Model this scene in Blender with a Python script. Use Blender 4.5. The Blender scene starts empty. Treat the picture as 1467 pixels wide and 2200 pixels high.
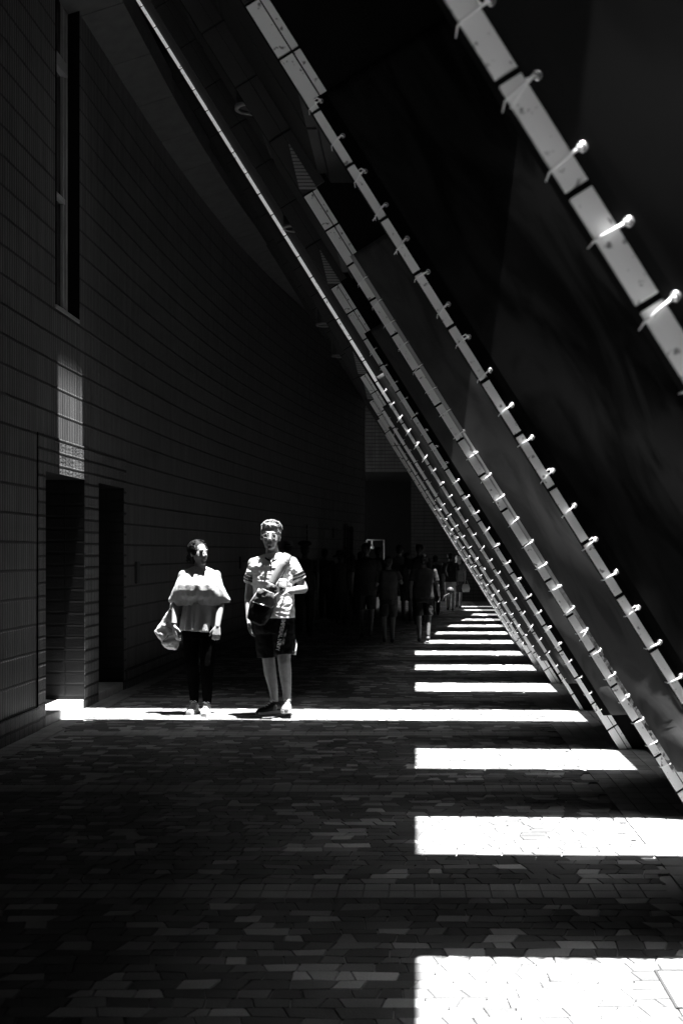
import bpy, bmesh, math, random
from mathutils import Vector, Matrix, noise
R = math.radians
random.seed(7)
sc = bpy.context.scene
col = sc.collection

# ------------------------------------------------------------------ camera, sky, sun, exposure
F = 2600.0; PW = 1467.0; HX, HY = 890.0, 1187.0        # focal length and vanishing point in photo pixels
cam = bpy.data.objects.new('camera', bpy.data.cameras.new('camera')); col.objects.link(cam)
cam.location = (0, 0, 1.5); YAW = 0.0; cam.rotation_euler = (R(90), 0, R(YAW))
cd = cam.data; cd.sensor_fit = 'HORIZONTAL'; cd.sensor_width = 36; cd.lens = 36*F/PW
cd.shift_x = -(HX-733.5-F*math.tan(R(YAW)))/PW; cd.shift_y = (HY-1100)/PW
cd.clip_start = .05; cd.clip_end = 500
cd.dof.use_dof = True; cd.dof.focus_distance = 11.2; cd.dof.aperture_fstop = 8
sc.camera = cam
K, SY = .12, .023                                       # sun travel: left per metre down, away per metre down
sundir = Vector((-K, SY, -1)).normalized()
elev = math.asin(-sundir.z); 
w = bpy.data.worlds.new('World'); sc.world = w; w.use_nodes = True
nt = w.node_tree; bg = nt.nodes['Background']
sky = nt.nodes.new('ShaderNodeTexSky'); sky.sky_type = 'NISHITA'; sky.sun_disc = False
sky.sun_elevation = elev; sky.sun_rotation = math.atan2(-sundir.x, -sundir.y)
bw = nt.nodes.new('ShaderNodeRGBToBW')
nt.links.new(sky.outputs[0], bw.inputs[0]); nt.links.new(bw.outputs[0], bg.inputs[0]); bg.inputs[1].default_value = .12
sd = bpy.data.lights.new('sun', 'SUN'); sd.energy = 5; sd.angle = R(.6); sd.color = (1, 1, 1)
sun = bpy.data.objects.new('sun', sd); col.objects.link(sun)
sun.rotation_euler = sundir.to_track_quat('-Z', 'Y').to_euler()
sc.view_settings.view_transform = 'Standard'; sc.view_settings.look = 'None'
sc.view_settings.exposure = 3.2; sc.view_settings.gamma = 1
sc.cycles.max_bounces = 8; sc.cycles.diffuse_bounces = 5
sc.cycles.use_denoising = True

# ------------------------------------------------------------------ materials (the photograph is black and white: all greys)
MATS = {}
def mat(name, base=.3, rough=.6, var=0, scale=5, bump=0, bscale=40, spec=.3, sheen=0, stretch=(1, 1, 1), speck=0, sscale=60, metal=0):
    if name in MATS: return MATS[name]
    m = bpy.data.materials.new(name); m.use_nodes = True; n = m.node_tree; N = n.nodes; L = n.links
    b = N['Principled BSDF']; b.inputs['Roughness'].default_value = rough; b.inputs['Specular IOR Level'].default_value = spec
    b.inputs['Metallic'].default_value = metal
    b.inputs['Base Color'].default_value = (base, base, base, 1)
    tc = N.new('ShaderNodeTexCoord'); mp = N.new('ShaderNodeMapping'); mp.inputs['Scale'].default_value = stretch
    L.new(tc.outputs['Object'], mp.inputs[0])
    if var or speck:
        no = N.new('ShaderNodeTexNoise'); no.inputs['Scale'].default_value = scale; no.inputs['Detail'].default_value = 6
        L.new(mp.outputs[0], no.inputs['Vector'])
        mr = N.new('ShaderNodeMapRange'); L.new(no.outputs[0], mr.inputs[0])
        mr.inputs[1].default_value = .3; mr.inputs[2].default_value = .7
        mr.inputs[3].default_value = base*(1-var); mr.inputs[4].default_value = base*(1+var)
        out = mr.outputs[0]
        if speck:
            vo = N.new('ShaderNodeTexNoise'); vo.inputs['Scale'].default_value = sscale; vo.inputs['Detail'].default_value = 2
            L.new(mp.outputs[0], vo.inputs['Vector'])
            m2 = N.new('ShaderNodeMapRange'); L.new(vo.outputs[0], m2.inputs[0])
            m2.inputs[1].default_value = .31; m2.inputs[2].default_value = .37; m2.inputs[3].default_value = 1-speck; m2.inputs[4].default_value = 1
            mu = N.new('ShaderNodeMath'); mu.operation = 'MULTIPLY'; L.new(out, mu.inputs[0]); L.new(m2.outputs[0], mu.inputs[1]); out = mu.outputs[0]
        L.new(out, b.inputs['Base Color'])
    if bump:
        nb = N.new('ShaderNodeTexNoise'); nb.inputs['Scale'].default_value = bscale; nb.inputs['Detail'].default_value = 4
        L.new(mp.outputs[0], nb.inputs['Vector'])
        bp = N.new('ShaderNodeBump'); bp.inputs['Strength'].default_value = bump; bp.inputs['Distance'].default_value = .01
        L.new(nb.outputs[0], bp.inputs['Height']); L.new(bp.outputs[0], b.inputs['Normal'])
    MATS[name] = m; return m

def ribbed(name, base, ribw, rowh, groove=.25, uvscale=1.0, jitter=.12, bump=.6, block=0):
    """tiles from UV (u = metres along the wall, v = height)"""
    m = bpy.data.materials.new(name); m.use_nodes = True; n = m.node_tree; N = n.nodes; L = n.links
    b = N['Principled BSDF']; b.inputs['Roughness'].default_value = .5; b.inputs['Specular IOR Level'].default_value = .3
    uv = N.new('ShaderNodeUVMap'); sp = N.new('ShaderNodeSeparateXYZ'); L.new(uv.outputs[0], sp.inputs[0])
    def math_(op, a, c=None, v=None):
        k = N.new('ShaderNodeMath'); k.operation = op; L.new(a, k.inputs[0])
        if c is not None: L.new(c, k.inputs[1])
        elif v is not None: k.inputs[1].default_value = v
        return k.outputs[0]
    def rng(x, a, b_, c, d):
        k = N.new('ShaderNodeMapRange'); L.new(x, k.inputs[0])
        for i, q in enumerate((a, b_, c, d)): k.inputs[i+1].default_value = q
        return k.outputs[0]
    un = math_('DIVIDE', sp.outputs[0], v=ribw); vn = math_('DIVIDE', sp.outputs[1], v=rowh)
    fu = math_('FRACT', un); fv = math_('FRACT', vn); iu = math_('FLOOR', un); iv = math_('FLOOR', vn)
    gu = math_('ABSOLUTE', math_('SUBTRACT', fu, v=.5)); gv = math_('ABSOLUTE', math_('SUBTRACT', fv, v=.5))
    hu = rng(gu, .5-groove, .5-groove*.35, 1, 0); hv = rng(gv, .5-.010/rowh*1.6, .5-.006/rowh, 1, 0)
    cb = N.new('ShaderNodeCombineXYZ'); L.new(iu, cb.inputs[0]); L.new(iv, cb.inputs[1])
    wn = N.new('ShaderNodeTexWhiteNoise'); wn.noise_dimensions = '2D'; L.new(cb.outputs[0], wn.inputs[0])
    no = N.new('ShaderNodeTexNoise'); no.inputs['Scale'].default_value = 1.2; no.inputs['Detail'].default_value = 8
    mpn = N.new('ShaderNodeMapping'); mpn.inputs['Scale'].default_value = (6, .8, 1); L.new(uv.outputs[0], mpn.inputs[0]); L.new(mpn.outputs[0], no.inputs['Vector'])
    tone = math_('ADD', rng(wn.outputs[0], 0, 1, 1-jitter, 1+jitter), rng(no.outputs[0], .3, .7, -.25, .25))
    h = math_('MULTIPLY', hu, hv)
    c = math_('MULTIPLY', math_('MULTIPLY', tone, v=base), rng(h, 0, 1, .12, 1))
    L.new(c, b.inputs['Base Color'])
    hh = h
    if block:
        nb = N.new('ShaderNodeTexNoise'); nb.inputs['Scale'].default_value = 45; L.new(uv.outputs[0], nb.inputs['Vector'])
        hh = math_('ADD', h, math_('MULTIPLY', nb.outputs[0], v=block))
    bp = N.new('ShaderNodeBump'); bp.inputs['Strength'].default_value = bump; bp.inputs['Distance'].default_value = .012
    L.new(hh, bp.inputs['Height']); L.new(bp.outputs[0], b.inputs['Normal'])
    return m

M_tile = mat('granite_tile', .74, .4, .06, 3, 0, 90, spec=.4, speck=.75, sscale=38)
M_tile_shade = mat('shaded_granite_tile', .03, .5, .2, 3, .2, 60)  # darker copy of the granite: shade painted into the upper edge tiles
M_joint = mat('joint_black', .006, .9, spec=.02)
M_core = mat('dark_render', .006, .9, .2, 6, spec=.05)
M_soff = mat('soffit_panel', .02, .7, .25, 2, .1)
M_rib = ribbed('ribbed_wall_tile', .14, .055, .23)
M_blk = ribbed('rough_block', .10, .11, .115, groove=.07, jitter=.2, bump=1, block=.8)
M_jmb = ribbed('shaded_jamb_block', .006, .19, .115, groove=.04, jitter=.3, bump=.25, block=.6)  # shade put into the colour: near-black block keeps the door jambs unlit
M_frame = mat('window_frame_metal', .3, .4, .1, 8, spec=.4)
M_glass = mat('dark_glass', .01, .08, spec=.8)
M_white = mat('white_plastic', .85, .35, .05, 20)
M_dark = mat('black_fabric', .004, .8, .2, 20, .2, 120)

# ------------------------------------------------------------------ mesh helpers
def link(o, parent=None):
    col.objects.link(o)
    if parent is not None: o.parent = parent
    return o
def tag(o, label=None, cat=None, group=None, kind=None):
    for k, v in (('label', label), ('category', cat), ('group', group), ('kind', kind)):
        if v: o[k] = v
    return o
def thing(name, label, cat, loc=(0, 0, 0), rz=0, group=None):
    o = link(bpy.data.objects.new(name, None)); o.location = loc; o.rotation_euler.z = rz; o.empty_display_size = .1
    return tag(o, label, cat, group)
def mesh(name, vs, fs, m=None, parent=None, smooth=False, uvs=None):
    me = bpy.data.meshes.new(name); me.from_pydata([tuple(v) for v in vs], [], fs); me.update()
    if uvs is not None:
        l = me.uv_layers.new(name='UVMap')
        for p in me.polygons:
            for li, vi in zip(p.loop_indices, p.vertices): l.data[li].uv = uvs[vi]
    if smooth:
        for p in me.polygons: p.use_smooth = True
    if m: me.materials.append(m)
    return link(bpy.data.objects.new(name, me), parent)

TMP = bpy.data.scenes.new('scratch')
class Sh:
    def __init__(s): s.v = []; s.f = []
    def add(s, vs, fs):
        o = len(s.v); s.v += [Vector(v) for v in vs]; s.f += [tuple(i+o for i in f) for f in fs]
    def box(s, a, b):
        (x0, y0, z0), (x1, y1, z1) = a, b
        s.add([(x0,y0,z0),(x1,y0,z0),(x1,y1,z0),(x0,y1,z0),(x0,y0,z1),(x1,y0,z1),(x1,y1,z1),(x0,y1,z1)],
              [(3,2,1,0),(4,5,6,7),(0,1,5,4),(1,2,6,5),(2,3,7,6),(3,0,4,7)])
    def hexa(s, p):   # 8 points: bottom 4 ccw, top 4
        s.add(p, [(3,2,1,0),(4,5,6,7),(0,1,5,4),(1,2,6,5),(2,3,7,6),(3,0,4,7)])
    def ell(s, c, r, rot=None, n=14, m_=9):
        c = Vector(c); vs = [Vector((0, 0, r[2]))]
        for i in range(1, m_):
            t = math.pi*i/m_
            for j in range(n):
                a = 2*math.pi*j/n; vs.append(Vector((r[0]*math.sin(t)*math.cos(a), r[1]*math.sin(t)*math.sin(a), r[2]*math.cos(t))))
        vs.append(Vector((0, 0, -r[2])))
        if rot is not None: vs = [rot @ v for v in vs]
        fs = [(0, 1+j, 1+(j+1) % n) for j in range(n)]
        for i in range(m_-2):
            for j in range(n): fs.append((1+i*n+j, 1+(i+1)*n+j, 1+(i+1)*n+(j+1) % n, 1+i*n+(j+1) % n))
        e = len(vs)-1; b0 = 1+(m_-2)*n
        fs += [(e, b0+(j+1) % n, b0+j) for j in range(n)]
        s.add([v+c for v in vs], fs)
    def rings(s, rs, close=True):   # rs: list of lists of points (same count)
        n = len(rs[0]); vs = [p for r in rs for p in r]; fs = []
        for i in range(len(rs)-1):
            for j in range(n): fs.append((i*n+j, i*n+(j+1) % n, (i+1)*n+(j+1) % n, (i+1)*n+j))
        if close: fs += [tuple(range(n))[::-1], tuple((len(rs)-1)*n+j for j in range(n))]
        s.add(vs, fs)
    def loft(s, rr, n=20, close=True):   # (x, y, z, rx, ry)
        s.rings([[Vector((x+rx*math.cos(2*math.pi*j/n), y+ry*math.sin(2*math.pi*j/n), z)) for j in range(n)] for x, y, z, rx, ry in rr], close)
    def tube(s, pts, rad, n=8, close=True, flat=1.0, up=None):
        pts = [Vector(p) for p in pts]; rs = []
        if not hasattr(rad, '__len__'): rad = [rad]*len(pts)
        px = None
        for i, p in enumerate(pts):
            d = (pts[min(i+1, len(pts)-1)]-pts[max(i-1, 0)]).normalized()
            if px is None:
                px = d.cross(Vector(up) if up else (Vector((0, 0, 1)) if abs(d.z) < .9 else Vector((0, 1, 0)))).normalized()
            else: px = (px-d*px.dot(d)).normalized()
            py = d.cross(px)
            rs.append([p+px*rad[i]*math.cos(2*math.pi*j/n)+py*rad[i]*flat*math.sin(2*math.pi*j/n) for j in range(n)])
        s.rings(rs, close)
    def cap(s, a, ra, b, rb, n=12):
        a = Vector(a); b = Vector(b); d = (b-a).normalized(); L = (b-a).length
        pts = []; rd = []
        for t in (math.pi/2*.98, math.pi/3, math.pi/6): pts.append(a-d*ra*math.sin(t)); rd.append(ra*math.cos(t))
        for k in range(5): pts.append(a+d*L*k/4); rd.append(ra+(rb-ra)*k/4)
        for t in (math.pi/6, math.pi/3, math.pi/2*.98): pts.append(b+d*rb*math.sin(t)); rd.append(rb*math.cos(t))
        s.tube(pts, rd, n)
    def limb(s, ps, n=12):            # ps: [(point, r), ...]
        for (a, ra), (b, rb) in zip(ps, ps[1:]): s.cap(a, ra, b, rb, n)
    def xf(s, M, i0=0):
        for i in range(i0, len(s.v)): s.v[i] = M @ s.v[i]
    def obj(s, name, m, parent=None, smooth=False, bevel=0):
        o = mesh(name, s.v, s.f, m, parent, smooth)
        if bevel:
            bv = o.modifiers.new('bevel', 'BEVEL'); bv.width = bevel; bv.segments = 2; bv.limit_method = 'ANGLE'
        return o
    def skin(s, name, m, parent=None, vox=.007, smooth=3, disp=0, dsize=.05, dstr=None):
        """fuse the overlapping volumes into one continuous surface"""
        me0 = bpy.data.meshes.new(name); me0.from_pydata([tuple(v) for v in s.v], [], s.f); me0.update()
        if m: me0.materials.append(m)
        o = bpy.data.objects.new(name, me0); TMP.collection.objects.link(o)
        r = o.modifiers.new('r', 'REMESH'); r.mode = 'VOXEL'; r.voxel_size = vox; r.use_smooth_shade = True
        if smooth:
            q = o.modifiers.new('s', 'SMOOTH'); q.iterations = smooth; q.factor = .5
        TMP.view_layers[0].update(); dg = TMP.view_layers[0].depsgraph
        me = bpy.data.meshes.new_from_object(o.evaluated_get(dg)); TMP.collection.objects.unlink(o); col.objects.link(o)
        old = o.data; o.modifiers.clear(); o.data = me; bpy.data.meshes.remove(old)
        if disp:
            st = dstr or (1, 1, 1)
            for v in me.vertices:
                p = Vector((v.co.x*st[0], v.co.y*st[1], v.co.z*st[2]))/dsize
                v.co += v.normal*disp*(noise.noise(p)+.5*noise.noise(p*2.1))
        for p in me.polygons: p.use_smooth = True
        me.name = name; o.parent = parent
        return o

def wallx(y): return -3.18 + (.0052*(y-13)**2 if y > 13 else 0)
def endshift(y): return (y-13)**2/500 if y > 13 else 0

# ------------------------------------------------------------------ setting: ground and paving
g = mesh('ground', [(-40,-30,-.012),(60,-30,-.012),(60,120,-.012),(-40,120,-.012)], [(0,1,2,3)], mat('ground_bed', .3, .9, .3, 1)); tag(g, kind='structure')
pm = bpy.data.materials.new('stone_paving'); pm.use_nodes = True
N = pm.node_tree.nodes; L = pm.node_tree.links; b = N['Principled BSDF']; b.inputs['Roughness'].default_value = .6; b.inputs['Specular IOR Level'].default_value = .3
at_ = N.new('ShaderNodeAttribute'); at_.attribute_name = 'tone'
no = N.new('ShaderNodeTexNoise'); no.inputs['Scale'].default_value = 2.2; no.inputs['Detail'].default_value = 8
n3 = N.new('ShaderNodeTexNoise'); n3.inputs['Scale'].default_value = 160
tc = N.new('ShaderNodeTexCoord'); L.new(tc.outputs['Object'], no.inputs[0]); L.new(tc.outputs['Object'], n3.inputs[0])
mr = N.new('ShaderNodeMapRange'); L.new(no.outputs[0], mr.inputs[0]); mr.inputs[1].default_value = .3; mr.inputs[2].default_value = .7; mr.inputs[3].default_value = .75; mr.inputs[4].default_value = 1.25
m3 = N.new('ShaderNodeMapRange'); L.new(n3.outputs[0], m3.inputs[0]); m3.inputs[1].default_value = .3; m3.inputs[2].default_value = .7; m3.inputs[3].default_value = .8; m3.inputs[4].default_value = 1.2
m1 = N.new('ShaderNodeMath'); m1.operation = 'MULTIPLY'; L.new(at_.outputs['Fac'], m1.inputs[0]); L.new(mr.outputs[0], m1.inputs[1])
m2 = N.new('ShaderNodeMath'); m2.operation = 'MULTIPLY'; L.new(m1.outputs[0], m2.inputs[0]); L.new(m3.outputs[0], m2.inputs[1])
L.new(m2.outputs[0], b.inputs['Base Color'])
bp = N.new('ShaderNodeBump'); bp.inputs['Strength'].default_value = .35; bp.inputs['Distance'].default_value = .004
n4 = N.new('ShaderNodeTexNoise'); n4.inputs['Scale'].default_value = 60; L.new(tc.outputs['Object'], n4.inputs[0]); L.new(n4.outputs[0], bp.inputs['Height']); L.new(bp.outputs[0], b.inputs['Normal'])
PV, PF, PT = [], [], []
def flag(p, tone, tilt=.0012):
    """one flag stone: four corners inset from the grout, a slightly tilted raised top"""
    c = sum((Vector(q) for q in p), Vector((0, 0)))/4; o = len(PV)
    a, bb = random.uniform(-tilt, tilt)*12, random.uniform(-tilt, tilt)*12
    top, bot = [], []
    for q in p:
        q = Vector(q); d = (c-q); l = d.length; qi = q+d/l*min(.003, l*.3); qt = q+d/l*min(.005, l*.4)
        top.append((qt.x, qt.y, (qt.x-c.x)*a+(qt.y-c.y)*bb)); bot.append((qi.x, qi.y, -.006))
    PV.extend(bot+top); PF.append((o+4, o+5, o+6, o+7)); PT.append(tone)
    for k in range(4): PF.append((o+k, o+(k+1) % 4, o+4+(k+1) % 4, o+4+k)); PT.append(max(tone, .16))
def tonef():
    r = random.random()
    return random.uniform(.065, .11) if r < .5 else (random.uniform(.11, .2) if r < .8 else random.uniform(.26, .44))
bands = [5.36+2.33*k for k in range(-3, 14)]
y = -2.0; rows = []
for k in range(-3, 14):
    y0, y1 = 5.36+2.33*k+.115, 5.36+2.33*(k+1)-.115
    if y1 < 2.8: continue
    nr = 25; X0 = -3.3; X1 = 3.1
    def yl(j, x): return y0+(y1-y0)*j/nr+(0 if j in (0, nr) else .024*noise.noise(Vector((x*2.3, j*5.1+k*31, 0)))+.012*noise.noise(Vector((x*9, j*3.7, k*7.0))))
    for j in range(nr):
        x = X0-random.random()*.1; xt = x
        while x < X1:
            w2 = random.choice((.075, .09, .105, .12, .14, .17)); nx_ = x+w2; nxt = nx_+random.uniform(-.032, .032)
            if nxt-xt < .03: nxt = xt+.04
            p = [(x, yl(j, x)), (nx_, yl(j, nx_)), (nxt, yl(j+1, nxt)), (xt, yl(j+1, xt))]; cx = sum(q[0] for q in p)/4; cy = sum(q[1] for q in p)/4
            if wallx(cy)+.22 < cx < 1.16+endshift(cy): flag(p, tonef())
            x = nx_; xt = nxt
    yb = 5.36+2.33*k
    for r_ in (0, 1):
        for i in range(-30, 14):
            x0 = i*.112+r_*.0; 
            if wallx(yb)+.2 < x0 < 1.1+endshift(yb):
                flag([(x0, yb-.113+r_*.113), (x0+.112, yb-.113+r_*.113), (x0+.112, yb+r_*.113), (x0, yb+r_*.113)], random.uniform(.27, .34), .0004)
yy = 2.9
while yy < 37:
    for q in range(2):
        x0 = wallx(yy)+q*.106; x1 = wallx(yy+.16)+q*.106
        flag([(x0, yy), (x0+.106, yy), (x1+.106, yy+.16), (x1, yy+.16)], random.uniform(.27, .34), .0004)
    for q in range(5):
        x0 = 1.19+endshift(yy)+q*.112
        flag([(x0, yy), (x0+.112, yy), (x0+.112, yy+.16), (x0, yy+.16)], random.uniform(.17, .25), .0004)
    yy += .16
fl = mesh('paving', PV, PF, pm); tag(fl, kind='structure')
att = fl.data.attributes.new('tone', 'FLOAT', 'FACE'); att.data.foreach_set('value', PT)
pl = mesh('plaza_ground', [(1.75,-30,.001),(60,-30,.001),(60,120,.001),(1.75,120,.001)], [(0,1,2,3)], mat('plaza_asphalt', .03, .8, .2, 3)); tag(pl, kind='structure')
# drain cover, near right
dc = thing('drain_cover', 'rectangular metal drain cover set in the sunlit paving at the right', 'drain cover', (1.0, 4.15, 0))
s = Sh(); s.box((-.13, -.17, -.005), (.13, .17, .004)); s.obj('cover_plate', mat('cover_stone', .3, .7, .15, 12), dc, bevel=.002)
s = Sh()
for a, b_ in (((-.142, -.182, 0), (-.132, .182, .006)), ((.132, -.182, 0), (.142, .182, .006)), ((-.132, -.182, 0), (.132, -.172, .006)), ((-.132, .172, 0), (.132, .182, .006))): s.box(a, b_)
s.obj('cover_frame', mat('cover_frame_metal', .04, .5), dc)

# ------------------------------------------------------------------ building on the left: curved ribbed wall
bld = thing('tiled_building', 'tall curved concert hall wall of dark ribbed tiles with two recessed doorways', 'building', (-3.18, 10, 0))
def W(name, pts, faces, uvs, m, parent=bld, smooth=False):
    o = mesh(name, [Vector(p)-bld.location for p in pts], faces, m, parent, smooth, uvs); return o
ARC = {}
def arc(y):   # arc length along wall
    if y <= 13: return y
    n = 20; s_ = 13.0
    for i in range(n):
        a = 13+(y-13)*i/n; c = 13+(y-13)*(i+1)/n; s_ += math.hypot(c-a, wallx(c)-wallx(a))
    return s_
def panel(y0, y1, z0, z1, off=0):
    ys = [y0]
    while ys[-1] < y1-1e-6:
        ys.append(min(y1, ys[-1]+(.5 if ys[-1] >= 12.9 else 50 if y1 <= 13 else max(.01, 13-ys[-1]))))
    vs, fs, uv = [], [], []
    for q in ys:
        for z in (z0, z1): vs.append((wallx(q)+off, q, z)); uv.append((arc(q), z-.2))
    for i in range(len(ys)-1): fs.append((2*i+2, 2*i, 2*i+1, 2*i+3))
    return vs, fs, uv
def multi(name, specs, m, off=0):
    V_, F_, U_ = [], [], []
    for sp_ in specs:
        a, b2, c = panel(*sp_, off); o = len(V_); V_ += a; F_ += [tuple(i+o for i in f) for f in b2]; U_ += c
    return W(name, V_, F_, U_, m)
WY0, WY1, ZT = -12.0, 32.0, 7.95
D1, D2 = (10.40, 11.63), (12.15, 13.2); SUR = (10.2, 13.32, 2.52); WN = (10.72, 11.46, 3.70); D3 = (29.6, 30.7)
multi('ribbed_cladding', [(WY0, SUR[0], .2, ZT), (SUR[0], WN[0], SUR[2], ZT), (WN[0], WN[1], SUR[2], WN[2]), (WN[1], SUR[1], SUR[2], ZT), (SUR[1], D3[0], .2, ZT), (D3[0], D3[1], 2.15, ZT), (D3[1], WY1, .2, ZT)], M_rib)
multi('stone_plinth', [(WY0, SUR[0], 0, .2), (SUR[1], D3[0], 0, .2), (D3[1], WY1, 0, .2)], M_blk, .025)
multi('plinth_ledge', [(WY0, SUR[0], .2, .201)], M_blk, .01)
multi('block_surround', [(SUR[0], D1[0], 0, SUR[2]), (D1[0], D1[1], 2.2, SUR[2]), (D1[1], D2[0], 0, SUR[2]), (D2[0], D2[1], 2.2, SUR[2]), (D2[1], SUR[1], 0, SUR[2])], M_blk, .012)
def recess(y0, y1, z0, z1, depth, m, name):
    x0 = -3.18+.012; x1 = -3.18-depth; xa = wallx((y0+y1)/2)+.012; x1 = xa-depth; x0 = xa
    V_ = [(x0,y0,z0),(x1,y0,z0),(x1,y0,z1),(x0,y0,z1),(x0,y1,z0),(x1,y1,z0),(x1,y1,z1),(x0,y1,z1)]
    U_ = [(0,z0),(depth,z0),(depth,z1),(0,z1)]*2
    V_ += [(x0,y0,z1),(x1,y0,z1),(x1,y1,z1),(x0,y1,z1),(x0,y0,z0),(x1,y0,z0),(x1,y1,z0),(x0,y1,z0)]
    U_ += [(0,y0),(depth,y0),(depth,y1),(0,y1)]*2
    return W(name, V_, [(0,1,2,3),(7,6,5,4),(8,9,10,11),(15,14,13,12)], U_, m)
for (a, b2), dep in ((D1, .42), (D2, .5), (D3, .5)):
    recess(a, b2, 0, 2.2, dep, M_jmb if a < 20 else M_rib, 'jamb')
    d = Sh(); xm = wallx((a+b2)/2)-dep+.03; d.box((xm-.04, a, .08), (xm, b2, 2.2)); d.xf(Matrix.Translation(-bld.location))
    do = d.obj('door', mat('door_black', .02, .4, .1, 4), bld)
    d = Sh(); d.tube([(xm+.05, b2-.15, .95), (xm+.05, b2-.15, 1.25)], .012); d.tube([(xm, b2-.15, .98), (xm+.05, b2-.15, .98)], .008); d.tube([(xm, b2-.15, 1.22), (xm+.05, b2-.15, 1.22)], .008)
    d.xf(Matrix.Translation(-bld.location)); d.obj('handle', M_frame, do, True)
for (a, b2), dep in ((D1, .42), (D2, .5)):
    d = Sh(); xm = wallx((a+b2)/2); d.box((xm-dep, a, -.01), (xm+.005, b2, .085)); d.xf(Matrix.Translation(-bld.location)); d.obj('door_step', mat('pale_step', .4, .6, .15, 9, .4, 70), bld, bevel=.006)
# slot window
recess(WN[0], WN[1], WN[2], ZT, .16, M_core, 'window_reveal')
d = Sh(); xw = -3.18-.15; d.box((xw-.02, WN[0], WN[2]), (xw, WN[1], 7.9)); d.xf(Matrix.Translation(-bld.location)); win = d.obj('window', M_glass, bld)
d = Sh()
for a, b2 in (((xw, WN[0]+.002, WN[2]+.002), (xw+.05, WN[0]+.045, 7.9)), ((xw, WN[1]-.045, WN[2]+.002), (xw+.05, WN[1]-.002, 7.9)), ((xw, WN[0]+.045, WN[2]+.002), (xw+.05, WN[1]-.045, WN[2]+.08)),
              ((xw, WN[0]+.045, 5.98), (xw+.06, WN[1]-.045, 6.1)), ((xw, WN[0]+.045, 4.78), (xw+.04, WN[1]-.045, 4.83)), ((xw, WN[1]-.08, WN[2]+.1), (xw+.03, WN[1]-.052, 7.9))): d.box(a, b2)
d.xf(Matrix.Translation(-bld.location)); d.obj('window_frame', M_frame, win, bevel=.004)
d = Sh(); d.box((-3.18-.15, WN[0], WN[2]-.03), (-3.18+.012, WN[1], WN[2]+.002)); d.xf(Matrix.Translation(-bld.location)); d.obj('sill', M_frame, win)
# end return of the wall, body behind it
xe = wallx(WY1)
W('end_return', [(xe, WY1, 0), (xe-8, WY1+.01, 0), (xe-8, WY1+.01, ZT), (xe, WY1, ZT)], [(0, 1, 2, 3)], [(0, 0), (8, 0), (8, ZT), (0, ZT)], M_rib)
d = Sh(); d.box((-9, -12, -.5), (-3.9, 31.9, ZT-.02)); d.xf(Matrix.Translation(-bld.location)); d.obj('building_core', M_core, bld)
# small plaques on the wall
def plaque(y, z, wy, hz, label, n=1, name='wall_plaque'):
    t = thing(name, label, 'plaque', (wallx(y)+.012, y, z))
    for k in range(n):
        s = Sh(); s.box((-.012, -wy/2, -hz/2-k*(hz+.03)), (.012, wy/2, hz/2-k*(hz+.03))); s.obj('plate', mat('plaque_black', .015, .4), t, bevel=.003)
plaque(13.85, 1.27, .18, .25, 'small black plate on the ribbed wall just past the second doorway')
plaque(20.2, 1.33, .14, .2, 'small dark plate on the wall between the woman and the man')
plaque(26.0, 2.05, .28, .09, 'stack of black sign plates on the far wall above the hatted walkers', 3, 'wall_sign')
plaque(28.6, 2.02, .28, .1, 'stack of black sign plates beside the far doorway', 2, 'wall_sign')
# curved beam at the top of the wall
bm_ = Sh(); prev = None
ys = [9.2+1.18*k for k in range(20)]
def beamx(y): return wallx(y)+(0.0 if y < 20 else (y-20)*-.03)
for a, b2 in zip(ys, ys[1:]):
    n = 4
    for k in range(n):
        ya = a+.012*(k == 0)+(b2-a-.012)*k/n; yb = a+(b2-a)*(k+1)/n
        zz = 6.6
        xa, xb = beamx(ya)-.1, beamx(yb)-.1
        bm_.hexa([(xa,ya,zz),(xa+.5,ya,zz+.16),(xb+.5,yb,zz+.16),(xb,yb,zz),(xa,ya,zz+.3),(xa+.5,ya,zz+.4),(xb+.5,yb,zz+.4),(xb,yb,zz+.3)])
bm_.xf(Matrix.Translation(-bld.location)); bm_.obj('curved_beam', mat('concrete_beam', .075, .6, .2, 6, .2, 60, stretch=(1, 1, 1)), bld)

# ------------------------------------------------------------------ roof: slab, sloping soffit infill between the piers
COT = .625
FAR = [-5.0, -2.6, -.25, 2.12, 4.45, 6.83, 9.22, 11.50, 13.87, 16.15, 18.4, 20.65, 22.85, 25.1, 27.3, 29.6, 31.8, 34.0]   # front planes
OPEN = 9.22                                      # the bay behind this pier has no soffit: the sun reaches the far wall
OFF = {2.12: .66, 4.45: .637, 6.83: .633, 9.22: .622, 11.50: .64}
def xb(f): return OFF.get(f, .635)+.9375+endshift(f)
ZS, ZR = 3.59, 7.86
roof = thing('colonnade_roof', 'dark sloping roof and soffit closing the top of the slanted colonnade', 'roof', (-3, 10, ZR))
def R_(s, name, m, bevel=0): s.xf(Matrix.Translation(-roof.location)); return s.obj(name, m, roof, bevel=bevel)
s = Sh(); s.box((-9, -12, ZR+.1), (-3.2, 60, ZR+.6)); R_(s, 'roof_slab', M_core)
s = Sh(); s.box((-3.5, -12, ZR), (-2.61, 60, ZR+.55)); R_(s, 'roof_edge', M_soff)
s = Sh(); s.box((-6, 33.6, 6.0), (6, 40, 8.4)); R_(s, 'end_sun_blocker', M_soff)  # slab added to keep direct sun off the far end
def gl(y):
    T = [(-20, 0), (19, 0), (20.6, .22), (22.8, .42), (25, .75), (27, 1.1), (29.6, 1.45), (31, 1.25), (40, 1.3)]
    for (a, u), (b2, v) in zip(T, T[1:]):
        if a <= y <= b2: return u+(v-u)*(y-a)/(b2-a)
    return 2
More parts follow.
